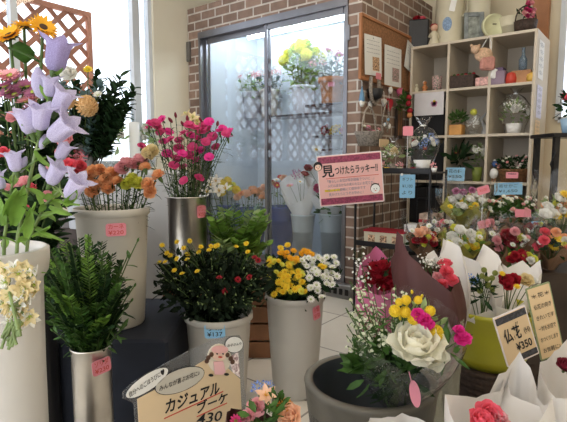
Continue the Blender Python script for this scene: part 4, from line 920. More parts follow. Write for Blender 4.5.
for i in range(30):
    stem_flower('foliage_stem', 'dark leafy filler stem behind the bellflowers', 'foliage', 'dark filler foliage behind the bellflowers', SB+V((rnd(-.04, .04), rnd(-.04, .04), .1)), hd(rnd(-8, 62), rnd(75, 215), 1.66), 'bud', darkg, .012, None, nl=30, ll=.08, lw=.036, lm=darkg, part='leaf_bud')
# ---- grey bucket of evergreens with pompons
gb = wbase(80, 146, 2.45, .801); zt_ = P(80, 144, 2.45).z
g_ = bucket('grey bucket of dark evergreens with a pink price tag by the window', gb, .085, zt_-.801, grey_plastic, .8, 'grey flower buckets')
price_tag(g_, zt_-.801-.055, .083, az_to(gb, -.1), .085, .055, pinkcard, ('枝もの', '¥380'))
for i, (px, py) in enumerate(((60, 78), (97, 74), (113, 84), (121, 76), (134, 88), (127, 106), (76, 82), (52, 102), (42, 118), (102, 118), (22, 112), (90, 114), (112, 108), (66, 120), (84, 92), (32, 126), (58, 122), (104, 108), (46, 88), (104, 96), (72, 118), (92, 112), (128, 95), (118, 100), (108, 118), (96, 112), (80, 105), (62, 108), (100, 84), (70, 90), (50, 118), (84, 112), (116, 112), (38, 108))):
    base = gb+V((rnd(-.04, .04), rnd(-.04, .04), .1)); h_ = hd(px, py, 2.4+rnd(-.12, .12))
    t = thing('evergreen_branch', 'dark glossy evergreen branch in the grey bucket by the window', 'branch', base, 0, 'evergreen branches by the window')
    pts = curve((0, 0, 0), h_-base, 8, -.1); MB().tube(pts, [.004-.0004*k for k in range(8)], 5).build('twig', darkwood, t)
    l = MB(); leafset(l, pts, 42, .06, .03, t0=.52, t1=1, up=.8); l.build('leaves', blueg if i % 7 == 0 else darkg, t)['kind'] = 'stuff'
for lab, px, py, r, k, pm in (('large buff round pompon dahlia among the dark evergreens', 87, 106, .05, 'pompon', p_peach), ('smaller peach pompon left of the large buff one', 67, 101, .038, 'pompon', p_peach), ('tiny cream bloom right of the large pompon', 98, 95, .024, 'button', p_wh), ('tiny yellow bloom above the evergreens', 88, 70, .024, 'button', p_yel), ('white ruffled bloom above the evergreens', 68, 73, .045, 'carnation', p_wh)):
    stem_flower('pompon_flower', lab, 'flower', None, gb+V((rnd(-.03, .03), rnd(-.03, .03), .1)), hd(px, py, 2.28), k, pm if k != 'pompon' else pet('buff', (.8, .55, .28)), r, facing(.8, .2), nl=3)
# on the sill: white vase with sticks, small flower vases
def sillpt(px): q = PX(px, 160, XL+.06); return V((q.x, q.y, WZ+.001))
t = lathe_thing('white_vase', 'slim white vase of thin sticks on the window sill', 'vase', sillpt(135), [(0, 0), (.045, 0), (.05, .1), (.05, .42), (.045, .42), (.04, .02), (0, .02)], whitecard)
for i in range(4): tag(MB().tube([(0, 0, 0), (rnd(-.03, .03), rnd(-.05, .05), rnd(.25, .4))], .003, 5).build('twig_stick', blueg, None, sillpt(135)+V((0, 0, .3))), 'thin dark stick standing in the white vase on the sill', 'stick', 'sticks in the white sill vase')
for n, (px, pm, lab) in enumerate(((106, p_lem, 'glass of pale yellow blooms on the window sill beside the carnations'), (118, p_wh, 'glass of white blooms on the window sill'), (150, p_wh, 'small vase of white and green blooms at the right end of the sill'))):
    pot_plant(lab, sillpt(px), .06, .16, clear('thin_glass'), paleg, 60, .07, .025, (('carnation', pm, grc, 9, .035),), name='sill_flowers', hh=.22, cat='flowers')
# ---- white bucket of carnations on the black stand
cb5 = wbase(112, 208, 1.97, .471); h5 = P(112, 207, 1.97).z-.471
b5 = bucket('tall white bucket of orange and yellow carnations on the black stand', cb5, .145, h5, taper=.8)
price_tag(b5, h5-.075, .142, az_to(cb5, .08), .075, .05, pinkcard, ('カーネ', '¥220'))
def carn(px, py, pm, nm, r=.033, D=1.93, grp='carnations in the tall white bucket', where='in the tall white bucket', base=None, bs=.07, k='carnation', name='carnation', sz=.15):
    a = rnd(0, 6); b = (cb5 if base is None else base); off = hd(px, py, D)-b; off.z = 0
    return stem_flower(name, '%s %s %s' % (nm, name.replace('_', ' '), where), 'flower', '%s %s' % (nm, grp), b+off.normalized()*rnd(0, bs)*.6+V((0, 0, sz)), hd(px, py, D), k, pm, r*rnd(.9, 1.1), facing(.6, .6), nl=11, ll=.07, lw=.008, lm=darkg)
for px, py in ((87, 176), (97, 184), (106, 178), (100, 170), (112, 173), (92, 190), (83, 183), (108, 188), (93, 171), (158, 175), (148, 184), (145, 167), (150, 192), (117, 181)): carn(px, py, p_or, 'orange')
for px, py in ((132, 179), (127, 184), (137, 183)): carn(px, py, p_lem, 'yellow')
for px, py in ((133, 164), (126, 163), (140, 160), (122, 168)): carn(px, py, p_pale, 'pale pink')
for px, py in ((152, 150), (148, 154)): carn(px, py, p_cr, 'greenish cream')
for px, py in ((76, 176), (72, 168), (80, 166)): carn(px, py, p_cor, 'coral pink')
# ---- tall tin of magenta dianthus
tn = wbase(187, 197, 2.8, .421); ht = P(187, 196, 2.8).z-.421
t6 = tin('tall brushed metal tin of magenta dianthus behind the dark chrysanthemums', tn, .112, ht)
price_tag(t6, ht-.085, .112, az_to(tn, .7), .07, .07, pinkcard, ('なでしこ', '¥250'))
DX = ((90, 72), (125, 58), (205, 75), (265, 65), (315, 100), (305, 85), (130, 125), (190, 100), (230, 115), (275, 110), (175, 120), (185, 160), (165, 175), (225, 180), (190, 200), (235, 232), (190, 240), (160, 195), (65, 138), (285, 140), (215, 140), (105, 68), (250, 75), (295, 95), (320, 112), (210, 105), (240, 95), (150, 118), (182, 170), (110, 80), (262, 88), (145, 95), (175, 145), (240, 150), (85, 85), (325, 95), (205, 165), (255, 125), (120, 95), (140, 160), (265, 170), (225, 85))
for x, y in DX: carn(120+x/2.97, 100+y/2.97, p_pink if (x+y) % 3 else p_hot, 'magenta', .031, 2.75+rnd(-.08, .08), 'dianthus in the metal tin', 'in the tall metal tin', tn, .1, 'dianthus', 'dianthus', .3)
for x, y in ((165, 45), (185, 70), (150, 60), (240, 60), (290, 70), (200, 55)): carn(120+x/2.97, 100+y/2.97, p_bur, 'unopened dark', .018, 2.75, 'buds in the metal tin', 'bud in the tall metal tin', tn, .1, 'bud', 'dianthus_bud', .3)
for x, y in ((200, 45), (215, 55), (228, 68), (232, 80)): carn(120+x/2.97, 100+y/2.97, p_cr, 'cream', .045, 2.85, 'freesia in the metal tin', 'in the tall metal tin', tn, .1, 'lily', 'freesia', .3)
# ---- lilies, kale and ferns between the tin and the cooler
fb = V((*LC(-.35, 3.05).xy, .421)); fb = wbase(236, 230, 3.0, 0); fvt = P(236, 258, 3.0).z
fv = bucket('white bucket of ferns and white lilies behind the dark chrysanthemums', fb, .13, fvt, group='white flower buckets')
for px, py in ((211, 186), (219, 192), (207, 194), (226, 190), (216, 182)): stem_flower('lily', 'small white lily in the fern bucket beside the metal tin', 'lily', 'white lilies beside the metal tin', fb+V((0, 0, .3)), hd(px, py, 2.95), 'lily', p_wh, .05, facing(.8, .4), yelc, nl=5, ll=.1, lw=.03)
def fern(label, base, tip, n, L, W, lm, grp, name='fern_frond', prof='leaf', sag=.6):
    t = thing(name, label, 'foliage', base, 0, grp); pts = curve((0, 0, 0), V(tip)-V(base), 10, sag)
    MB().tube(pts, .002, 4).build('stem', stemg, t); l = MB()
    for i in range(n):
        u = .3+.69*i/n; k = u*9; a = int(k); p = pts[a].lerp(pts[min(9, a+1)], k-a); ax = (pts[min(9, a+1)]-pts[a]).normalized(); side = ax.cross(V((0, 0, 1)))
        if side.length < .1: side = V((1, 0, 0))
        side.normalize(); s = 1 if i % 2 else -1; q = L*(1-.75*abs(u-.5)*1.3)
        d = side*s+ax*.6+V((rnd(-.2, .2), rnd(-.2, .2), rnd(-.1, .3))); l.petal(dirM(d, p, 1, rnd(-.5, .5)) @ Matrix.Rotation(PI/2, 4, 'X'), q, W, rnd(-.4, .2), .1, prof, 0, 4)
    l.build('leaflets', lm, t)['kind'] = 'stuff'
for i in range(32): fern('broad light green fern frond behind the dark chrysanthemums', fb+V((rnd(-.05, .05), rnd(-.05, .05), .3)), hd(rnd(207, 272), rnd(205, 246), 2.8+rnd(-.1, .15)), 26, .095, .05, limeg if i % 4 else paleg, 'fern fronds by the cooler')
for i in range(8): fern('grey-blue feathery frond behind the ferns', fb+V((rnd(-.05, .05), rnd(-.05, .05), .3)), hd(rnd(215, 268), rnd(196, 215), 3.05), 26, .06, .025, blueg, 'grey-blue fronds by the cooler')
# ---- the green bush in the shiny tin
tg = wbase(91, 345, 1.6, 0); hg = P(91, 345, 1.6).z
t8 = tin('shiny metal tin of feathery greenery on the floor at front left', tg, .063, hg)
price_tag(t8, hg-.055, .063, az_to(tg, .45), .065, .05, pinkcard, ('ソリダ', '¥230'), roll=.08)
for i in range(92):
    a = i*2.4; q = math.sqrt((i+.5)/92); px = 83+46*math.cos(a)*q; py = 286-54*math.sin(a)*q
    fern('feathery mid-green goldenrod sprig in the shiny tin', tg+V((rnd(-.03, .03), rnd(-.03, .03), hg-.12)), hd(px, py, 1.6+.1*math.sin(a*1.7)), 54, .042, .014, (midg, darkg, limeg, midg, darkg)[i % 5], 'goldenrod sprigs in the shiny tin', 'goldenrod_sprig', 'point', .9 if py > 285 else .3)
for i, (px, py) in enumerate(((128, 255), (138, 240), (132, 300), (126, 325), (135, 285), (121, 268), (48, 300), (52, 330))):
    stem_flower('leafy_stem', 'leafy stem sticking out at the side of the feathery greenery', 'foliage', 'leafy stems beside the greenery', tg+V((0, 0, hg-.1)), hd(px, py, 1.55), 'bud', midg, .008, None, nl=12, ll=.05, lw=.014, lm=midg if i % 2 else darkg, part='leaf_bud')
# ---- chrysanthemum buckets
def mumspray(label, grp, base, centre, heads, leafm, nl=60, name='chrysanthemum_spray', ll=.045, lw=.02):
    t = thing(name, label, 'chrysanthemum', base, 0, grp); w = V(centre)-V(base); pts = curve((0, 0, 0), w, 7, .1); m = MB().tube(pts, .003, 5); l = MB()
    for (k, pm, cm, p, r) in heads:
        q = V(p)-V(base); br = curve(pts[4], q, 5, .2); m.tube(br, .0015, 4); leafset(l, br, 5, ll*.7, lw*.7)
        inst('bloom', bloom(k, pm, cm), t, dirM(facing(.7, .5), q, r, rnd(0, 6)))
    m.build('stem', stemg, t); leafset(l, pts, nl, ll, lw, t0=.25); bush(l, pts[-1]*.8+V((0, 0, .01)), .075, .075, .08, nl, ll, lw, prof='leaf'); l.build('leaves', leafm, t)['kind'] = 'stuff'
def mum_bucket(root, rim, cells, heads, leafm, D, labf, grp):
    cl = {i: [] for i in range(len(cells))}; ymn = min(h[4] for h in heads); ymx = max(h[4] for h in heads)
    for (k, pm, cm, px, py, r, nm) in heads:
        i = min(cl, key=lambda j: (cells[j][0]-px)**2+(cells[j][1]-py)**2*.6); cl[i].append((k, pm, cm, hd(px, py, D+.06-.22*max(0, min(1, (py-ymn)/(ymx-ymn)))+rnd(-.04, .03)), r, nm))
    for i, (cx_, cy_, dd) in enumerate(cells):
        hs = [h[:5] for h in cl[i]]; c = hd(cx_, cy_-(12 if cy_ > 290 else 4 if cy_ > 275 else -4), D+dd+.05)
        mumspray(labf, grp, rim+V((rnd(-.06, .06), rnd(-.06, .06), -.15)), c, hs, leafm)
c10 = wbase(219, 330, 2.12, 0); h10 = P(219, 311, 2.12).z
b10 = bucket('white bucket of dark chrysanthemums with a blue price card', c10, .144, h10, taper=.76)
price_tag(b10, h10-.036, .142, az_to(c10, -.12), .085, .06, bluecard, ('小菊', '¥137'), roll=.04)
ab = az_to(c10, .42); M = Matrix.Translation(V((math.cos(ab), math.sin(ab), 0))*.142+V((0, 0, h10-.1))) @ Matrix.Rotation(ab+PI/2, 4, 'Z') @ Matrix.Rotation(PI/2, 4, 'X')
H = []
for x, y in ((125, 135), (170, 125), (207, 122), (140, 158), (150, 165), (170, 175), (200, 162), (190, 143), (235, 155), (185, 220), (285, 138), (375, 130), (290, 135), (200, 178), (135, 185), (162, 210), (265, 150), (230, 213), (118, 186), (240, 140), (270, 138), (345, 140), (380, 155)): H.append(('button', p_yel, yelc, 120+x/2.97, 200+y/2.97, .0135, 'y'))
for x, y in ((350, 237), (312, 272), (410, 180), (295, 232), (400, 172), (320, 262), (385, 230)): H.append(('button', p_red, brownc, 120+x/2.97, 200+y/2.97, .015, 'r'))
for i in range(60): H.append(('bud', paleg, grc, rnd(158, 264), rnd(245, 310), .006, 'b'))
mum_bucket(b10, c10+V((0, 0, h10)), [(x, y, dd) for x, y, dd in ((170, 262, .05), (185, 280, -.05), (200, 262, .08), (215, 285, -.08), (228, 262, .05), (242, 280, -.03), (252, 262, .05), (180, 300, -.08), (205, 305, -.12), (232, 302, -.1), (250, 298, -.02), (196, 248, .1), (236, 250, .1), (216, 268, 0), (225, 315, -.13), (195, 318, -.1), (160, 275, 0), (166, 290, -.02), (262, 280, -.02), (168, 250, .08), (264, 262, .04), (212, 246, .1))], H, mat('leaf_very_dark', (.014, .024, .012), .7, noise=.4, scale=25, trans=.1, spec=.1), 2.08, 'dark-leaved chrysanthemum spray in the bucket with the blue price card', 'dark chrysanthemum sprays')
c12 = wbase(295, 308, 2.36, 0); h12 = P(295, 292, 2.36).z
b12 = bucket('white bucket of yellow and white chrysanthemums standing on the tiles', c12, .143, h12, taper=.76)
price_tag(b12, h12-.07, .139, az_to(c12, .72), .05, .065, pinkcard, ('小菊', '¥150'), roll=.15)
H = []
g2 = lambda x, y: (240+x/3.46, 220+y/3.46)
for x, y in ((135, 215), (150, 200), (165, 195), (180, 185), (200, 180), (170, 160), (185, 212), (215, 215), (190, 240), (148, 250), (120, 258), (165, 215), (140, 98), (165, 88), (290, 165), (205, 195), (155, 180), (150, 225), (190, 195), (175, 172), (280, 160), (140, 190), (175, 228)): H.append(('button', p_yel, yelc, *g2(x, y), .019, 'y'))
for x, y in ((175, 135), (150, 115), (235, 112), (210, 118), (185, 108), (190, 150), (160, 130), (222, 108), (248, 120), (195, 135)): H.append(('button', p_sun, yelc, *g2(x, y), .019, 'o'))
for x, y in ((265, 188), (290, 200), (300, 190), (265, 225), (245, 235), (245, 275), (283, 268), (320, 225), (325, 130), (300, 130), (270, 130), (320, 165), (335, 195), (300, 155), (250, 155), (312, 205), (268, 245), (300, 222), (255, 175), (318, 185), (332, 150), (285, 140), (240, 200)): H.append(('button', p_wh, grc, *g2(x, y), .02, 'w'))
for i in range(70):
    u = rnd(-1, 1); v = rnd(-1, 1)
    if u*u+v*v > 1: continue
    x, y = 296+33*u, 272+22*v; k = ('w' if x-y*.3 > 222 else ('o' if y < 258 else 'y'))
    H.append(('button', {'w': p_wh, 'o': p_sun, 'y': p_lem if i % 3 else p_yel}[k], yelc if k != 'w' else grc, x, y, .016, k))
mum_bucket(b12, c12+V((0, 0, h12)), [(272, 268, 0), (285, 282, -.08), (298, 262, .08), (310, 285, -.05), (320, 270, 0), (328, 262, .03), (270, 290, -.03), (300, 290, -.1), (290, 255, .1), (276, 256, .08), (315, 258, .08)], H, darkg, 2.32, 'yellow, orange or white chrysanthemum spray in the bucket on the tiles', 'yellow and white chrysanthemum sprays')
# ================================================================== RIGHT SIDE: TABLE OF WRAPPED BOUQUETS
cratebox('display_table', 'low dark display table of wrapped bouquets, front tier', LC(1.36, 2.52), 1.3, .46, .6, darkwood, 'table', slat=False)
cratebox('display_table', 'higher dark display table behind the front tier of bouquets', LC(1.5, 3.0), 1.16, .4, .72, darkwood, 'table', slat=False)
def tbq(lab, px, py, D, z, hw_, papers, bl, rr=.07, lm=midg, n=70, cellow=True, name='wrapped_bouquet', fol=True):
    """round posy on the table: paper skirt, clear outer wrap, flowers at given pixels"""
    b = wbase(px, py+20, D, z+.002); q = hd(px, py, D); t = thing(name, lab, 'bouquet', b, YAW, None); h = q.z-z; ph = rnd(0, 6)
    def loc(w): return Matrix.Rotation(-YAW, 4, 'Z') @ (V(w)-b)
    if papers: MB().lathe([(.028, 0), (.05, h*.35), (hw_*.8, h*.72), (hw_*1.0, h*.95)], 30, fn=lambda k, a: V((math.cos(a), math.sin(a), 0))*(.006*k*math.sin(6*a+ph)) + V((0, 0, .012*k*math.sin(5*a+ph)+(.012*k*math.sin(a)))) if k else V((0, 0, 0))).build('paper_wrap', papers, t)
    if fol: m = MB(); bush(m, (0, .01, h*.78), hw_*.8, hw_*.8, h*.28, n, .06, .02); m.build('foliage', lm, t)['kind'] = 'stuff'
    m = MB()
    for (k, pm, cm, bx, by, r) in bl:
        w = loc(hd(bx, by, D-rnd(.04, .1))); m.tube([(0, 0, .01), w*.5+V((0, 0, .01)), w], .002, 4); inst('bloom', bloom(k, pm, cm), t, dirM(V((rnd(-.3, .3), -.8+rnd(-.2, .2), .8)), w, r, rnd(0, 6)))
    for i in range(14):
        a = rnd(PI, 2*PI); q_ = rnd(.3, .95); w = V((math.cos(a)*hw_*q_, math.sin(a)*hw_*q_, h*(1.12-.25*q_)+rnd(-.02, .03))); m.tube([(0, 0, .01), w*.5+V((0, 0, .01)), w], .0015, 4)
        inst('bloom', bloom('button' if i % 2 else 'carnation', (p_wh, bl[i % len(bl)][1], p_lem, bl[(i*3) % len(bl)][1])[i % 4], yelc if i % 3 else grc), t, dirM(V((rnd(-.3, .3), -.8, .8)), w, rnd(.014, .024), rnd(0, 6)))
    m.build('stems', stemg, t)
    if cellow: MB().lathe([(.035, 0), (.06, h*.35), (hw_*1.0, h*.8), (hw_*1.25, h*1.15), (hw_*1.2, h*1.5)], 34, fn=lambda k, a: V((math.cos(a), math.sin(a), 0))*(.005*k*math.sin(7*a+ph)+.003*k*math.sin(13*a)) + V((0, 0, .022*k*max(0, math.sin(3*a+ph))))).build('cellophane_wrap', cello, t)
    return t
ZF = .6; ZR = .72
B3 = lambda k, pm, cm, *pts, r=.025: [(k, pm, cm, x, y, r) for x, y in pts]
tbq('yellow-green wrapped bouquet of white and purple flowers before the cube shelf', 464, 203, 2.95, ZR, .13, cello_y, B3('rose', p_wh, None, (452, 200), (458, 196), (470, 199), (476, 195), (463, 206), (482, 201), r=.028)+B3('carnation', p_mau, grc, (463, 192), (472, 190), (456, 191))+B3('button', p_yel, grc, (450, 207), (469, 208), (478, 207), r=.02), lm=paleg)
t = thing('flower_basket', 'handled basket of tiny white flowers with a blue tag on the back table', 'basket', wbase(509, 222, 2.85, ZR+.002), YAW)
MB().lathe([(0, 0), (.09, 0), (.13, .07), (.137, .075), (.12, .07), (.09, .01), (0, .01)], 26).build('basket', bask, t); MB().tube([(.13*math.cos(a), 0, .07+.15*math.sin(a)) for a in [PI*i/12 for i in range(13)]], .006, 6).build('handle', bask, t)
m = MB(); bush(m, (0, 0, .13), .15, .12, .06, 220, .045, .018); m.build('foliage', midg, t)['kind'] = 'stuff'
for i in range(40): inst('bloom', bloom('button', p_wh if i % 4 else p_pale, grc), t, dirM((rnd(-.4, .4), -.7, .8), (rnd(-.15, .15), rnd(-.13, 0), rnd(.1, .22)), .014))
bluec(t, .05, .07, .05, ('¥980',), y=-.15, x=.09, m=bluecard, tilt=.2).matrix_local = faceM((.09, -.15, .06), yaw=0, tilt=.2)
o = rrect(MB(), .09, .045, .006, .002).build('name_card', pinkcard, t); o.matrix_local = faceM((.01, -.14, .13), yaw=0, tilt=.2)
tbq('tall clear-wrapped bouquet of white, yellow and orange flowers at the right edge', 561, 205, 2.5, ZR, .12, None, B3('rose', p_wh, None, (548, 207), (553, 214), (560, 198), (545, 214), r=.03)+B3('carnation', p_or, grc, (566, 204), (572, 210), (560, 210), r=.03)+B3('button', p_yel, yelc, (556, 216), (568, 216), (564, 195), r=.03), lm=paleg)
tbq('brown-wrapped bouquet of peach and red flowers at the left end of the front tier', 426, 237, 2.62, ZF, .1, paper_br, B3('rose', p_peach, None, (425, 231), (432, 236), (419, 233), r=.028)+B3('carnation', p_red, grc, (424, 240), (434, 243), (416, 240), r=.025)+B3('button', p_wh, grc, (429, 226), (412, 231), (437, 230), r=.018), lm=darkg)
tbq('clear-wrapped bouquet of white and yellow flowers in the middle of the front tier', 463, 238, 2.5, ZF, .12, cello_y, B3('rose', p_wh, None, (452, 236), (460, 230), (470, 234), (457, 243), r=.028)+B3('rose', p_yel, None, (466, 241), (474, 246), (462, 248), r=.026)+B3('rose', p_lem, None, (449, 244), (478, 238), (455, 228), r=.022), lm=limeg)
tbq('dark-wrapped bouquet of red and pink flowers beside the yellow-wrapped one', 507, 240, 2.5, ZF, .12, paper_br, B3('rose', p_red, None, (507, 234), (513, 238), (502, 238), (510, 244), r=.03)+B3('carnation', p_pale, grc, (497, 240), (520, 246), (515, 231), (499, 247), r=.028)+B3('button', p_wh, grc, (492, 234), (523, 238), r=.02), lm=darkg)
tbq('clear-wrapped bouquet of pink, orange and yellow flowers at the right of the front tier', 549, 240, 2.42, ZF, .13, paper_br, B3('carnation', p_cor, grc, (544, 240), (538, 246), (545, 232), r=.03)+B3('daisy', p_yel, yelc, (558, 240), (563, 246), (553, 247), r=.028)+B3('carnation', p_or, grc, (565, 238), (570, 246), (556, 232), r=.028), lm=darkg)
tbq('small low bouquet of dark red carnations in front of the red and pink one', 519, 258, 2.36, ZF, .08, paper_br, B3('carnation', p_red, grc, (515, 255), (522, 253), (529, 256), (511, 259), (520, 260), r=.024), lm=midg, cellow=False)
tbq('small red and green bouquet between the basket and the right edge', 532, 228, 2.75, ZR, .07, paper_br, B3('carnation', p_red, grc, (530, 226), (536, 229), r=.024)+B3('button', p_wh, grc, (527, 231), r=.02), lm=darkg, cellow=False)
tbq('small bouquet of pink and white flowers behind the yellow-wrapped pair', 487, 226, 2.8, ZR, .08, paper_br, B3('carnation', p_pale, grc, (484, 224), (491, 222), r=.024)+B3('rose', p_wh, None, (488, 230), (480, 229), r=.022), lm=darkg)
tbq('low bouquet of coral and white flowers at the back left of the table', 440, 226, 2.85, ZR, .07, paper_br, B3('carnation', p_cor, grc, (438, 224), (443, 228), r=.024)+B3('button', p_wh, grc, (434, 222), (446, 222), r=.02), lm=darkg)
for lab, px, py, D, z in (('small pink card on a stick beside the yellow-wrapped bouquet', 483, 190, 2.75, ZR), ('small pink price card on a stick in the middle of the front tier', 484, 224, 2.6, ZF)):
    b = wbase(px, py, D, z); q = hd(px, py, D); t = thing('price_card', lab, 'card', b, YAW)
    MB().tube([(0, 0, 0), (0, 0, q.z-z)], .002, 5).build('stick', whitecard, t); o = rrect(MB(), .07, .045, .006, .002).build('card', pinkcard, t); o.matrix_local = Matrix.Translation((0, -.004, q.z-z)) @ UP @ Matrix.Rotation(.3, 4, 'Z'); text(o, '¥500', .022, Z(0, 0, .0016), red_ink, 0)
# black shelf rack with plants at the far right
q = P(562, 134, 2.9)
t = thing('black_shelf', 'black metal shelf rack at the right edge carrying a small plant', 'shelf', (LC(1.99, 3.3).x, LC(1.99, 3.3).y, 0), YAW)
zt2 = P(562, 134, 3.2).z
for x in (-.2, .25):
    for y in (-.12, .12): MB().box((x, y, zt2/2), (.035, .03, zt2)).build('post', black, t)
for z in (zt2, zt2-.9): MB().box((.025, 0, z-.01), (.52, .3, .025)).build('shelf_board', black, t)
MB().tube([(-.2, -.13, zt2-.28), (-.24, -.14, zt2-.2), (-.2, -.13, zt2-.1)], .006, 5).build('hook', black, t)
sb2 = t.location
pot_plant('small red-flowered plant in a blue and white pot on the black rack', V(LC(1.93, 3.26, zt2+.004)), .07, .1, mat('pot_blue', (.3, .45, .6), .4), darkg, 90, .06, .022, (('carnation', p_cor, grc, 6, .024),), hh=.16)
# ================================================================== RIGHT FOREGROUND
# olive vase on a dark wicker stand
ob = wbase(492, 308, 1.95, 0); zo0 = P(492, 366, 1.93).z; zo1 = P(492, 306, 1.95).z; ro = .172
t = thing('wicker_stand', 'round dark wicker stand under the olive vase', 'stand', ob)
hs = zo0
mbw = MB(); n = 15
prof = [(0, 0), (ro*.86, 0)]
for i in range(n):
    z0 = hs*i/n; u = (i+.5)/n; r_ = ro*(.88+.16*math.sin(PI*min(1, u*1.1))); prof += [(r_-.006, z0+.001), (r_+.004, z0+hs/n*.5), (r_-.006, z0+hs/n*.99)]
prof += [(ro*.8, hs), (0, hs)]
mbw.lathe(prof, 40, fn=lambda k, a: V((math.cos(a), math.sin(a), 0))*.003*math.sin(22*a+k*2)).build('wicker_coils', wick, t)
olive = mat('olive_glaze', (.42, .4, .03), .3, noise=.06, scale=3)
t = thing('olive_vase', 'glossy olive yellow-green vase holding the white-wrapped bouquets', 'vase', ob+V((0, 0, hs+.001))); ho = zo1-hs
MB().lathe([(0, 0), (ro*.7, 0), (ro*.82, ho*.2), (ro*.93, ho*.6), (ro, ho-.02), (ro+.006, ho-.012), (ro+.004, ho), (ro-.006, ho), (ro*.8, ho*.3), (0, .02)], 48).build('vase_body', olive, t)
VB = ob+V((0, 0, hs+.06))
def ringp(*pts): return list(pts)
bouquet('wrapped_bouquet', 'white paper bouquet with blue flowers and green buds in the olive vase', 'bouquet', VB+V(LC(-.05, -.02, .08)),
    [(paper_w, [(443, 238, 2.12), (462, 255, 2.08), (478, 262, 2.02), (486, 282, 1.92), (497, 308, 1.84), (470, 318, 1.82), (452, 306, 1.86), (444, 290, 1.95), (440, 262, 2.06)], True, 'paper_wrap'),
     (paper_w, [(478, 262, 2.16), (484, 244, 2.18), (498, 255, 2.14), (503, 275, 2.08)], False, 'inner_paper')],
    [('statice', p_blue, grc, 470, 280, 1.93, .028), ('statice', p_blue, grc, 466, 286, 1.92, .025)]+[('pompon', mat('bud_green', (.25, .28, .06), .6), grc, x, y, 1.9, .011, 'bud') for x, y in ((484, 270), (482, 276), (492, 278), (488, 285), (495, 273), (480, 291), (492, 290), (487, 279))],
    'white paper bouquets in the olive vase', [(481, 287, 1.93, .03, 26, .05, .014, darkg), (484, 296, 1.9, .025, 16, .06, .014, darkg)])
bouquet('wrapped_bouquet', 'white paper bouquet with dark red and yellow flowers in the olive vase', 'bouquet', VB+V(LC(.06, 0, .08)),
    [(paper_w, [(500, 262, 2.14), (508, 268, 2.1), (523, 260, 2.12), (530, 268, 2.1), (540, 260, 2.06), (541, 278, 1.95), (533, 296, 1.84), (512, 310, 1.78), (496, 306, 1.8), (490, 288, 1.9)], True, 'paper_wrap'),
     (paper_w, [(484, 246, 2.2), (497, 256, 2.2), (503, 264, 2.16), (503, 282, 2.1)], False, 'inner_paper')],
    [('rose', p_red, None, 506, 281, 1.88, .03), ('rose', p_red, None, 513, 280, 1.9, .028), ('carnation', p_red, grc, 508, 286, 1.86, .022), ('button', p_yel, yelc, 502, 274, 1.88, .014), ('button', p_yel, yelc, 517, 287, 1.85, .014), ('rose', p_cr, None, 526, 280, 1.93, .028), ('rose', p_wh, None, 533, 282, 1.95, .025)],
    'white paper bouquets in the olive vase')
# maroon cone and pink paper bouquet
vb = wbase(444, 330, 1.74, 0); zv0 = P(444, 316, 1.74).z
t = thing('glass_vase', 'clear glass vase holding the maroon-wrapped bouquet', 'vase', vb)
MB().lathe([(0, 0), (.055, 0), (.06, zv0*.5), (.068, zv0), (.062, zv0), (.054, .02), (0, .02)], 32).build('vase_body', clear('vase_glass', (.92, .93, .9), 1.5, haze=.22, hazecol=(.6, .58, .5)), t)
bouquet('wrapped_bouquet', 'maroon paper cone bouquet of coral pink flowers', 'bouquet', vb+V((0, 0, zv0-.16)),
    [(paper_b, [(399, 231, 1.78), (405, 248, 1.74), (424, 270, 1.7), (450, 292, 1.66), (458, 283, 1.7), (460, 277, 1.76), (440, 268, 1.86), (420, 262, 1.88), (395, 282, 1.84), (393, 260, 1.82)], True, 'paper_cone'),
     (paper_w, [(423, 262, 1.9), (432, 250, 1.92), (440, 258, 1.92), (447, 240, 1.92), (462, 248, 1.9), (464, 270, 1.86)], False, 'inner_paper')],
    [('carnation', p_cor, grc, 447, 272, 1.74, .03), ('carnation', p_cor, grc, 452, 280, 1.72, .028), ('carnation', p_cor, grc, 442, 284, 1.72, .026), ('carnation', p_pale, grc, 438, 277, 1.74, .024), ('rose', p_cor, None, 445, 264, 1.8, .026), ('filler', p_wh, grc, 430, 266, 1.78, .035), ('filler', p_wh, grc, 424, 262, 1.8, .03), ('filler', p_wh, grc, 436, 264, 1.8, .03)], None)
kb = wbase(380, 320, 1.98, 0); zk = P(380, 322, 1.98).z
bucket('slim grey bucket of the pink-paper bouquet behind the dark pot', kb, .075, zk, grey_plastic, .8, 'grey flower buckets')
bouquet('wrapped_bouquet', 'pink paper bouquet of dark red roses', 'bouquet', kb+V((0, 0, zk-.15)),
    [(paper_p, [(359, 262, 2.0), (366, 256, 2.06), (376, 246, 2.1), (392, 262, 2.06), (400, 276, 2.0), (398, 290, 1.9), (380, 296, 1.86), (362, 290, 1.9)], True, 'paper_wrap')],
    [('rose', p_red, None, x, y, 1.94, .03) for x, y in ((375, 268), (383, 266), (388, 275), (378, 276), (391, 283), (372, 280), (384, 286))]+[('filler', p_wh, grc, x, y, 1.9, .04) for x, y in ((360, 258), (362, 276))], None, [(380, 276, 1.97, .045, 30, .05, .02, darkg)])
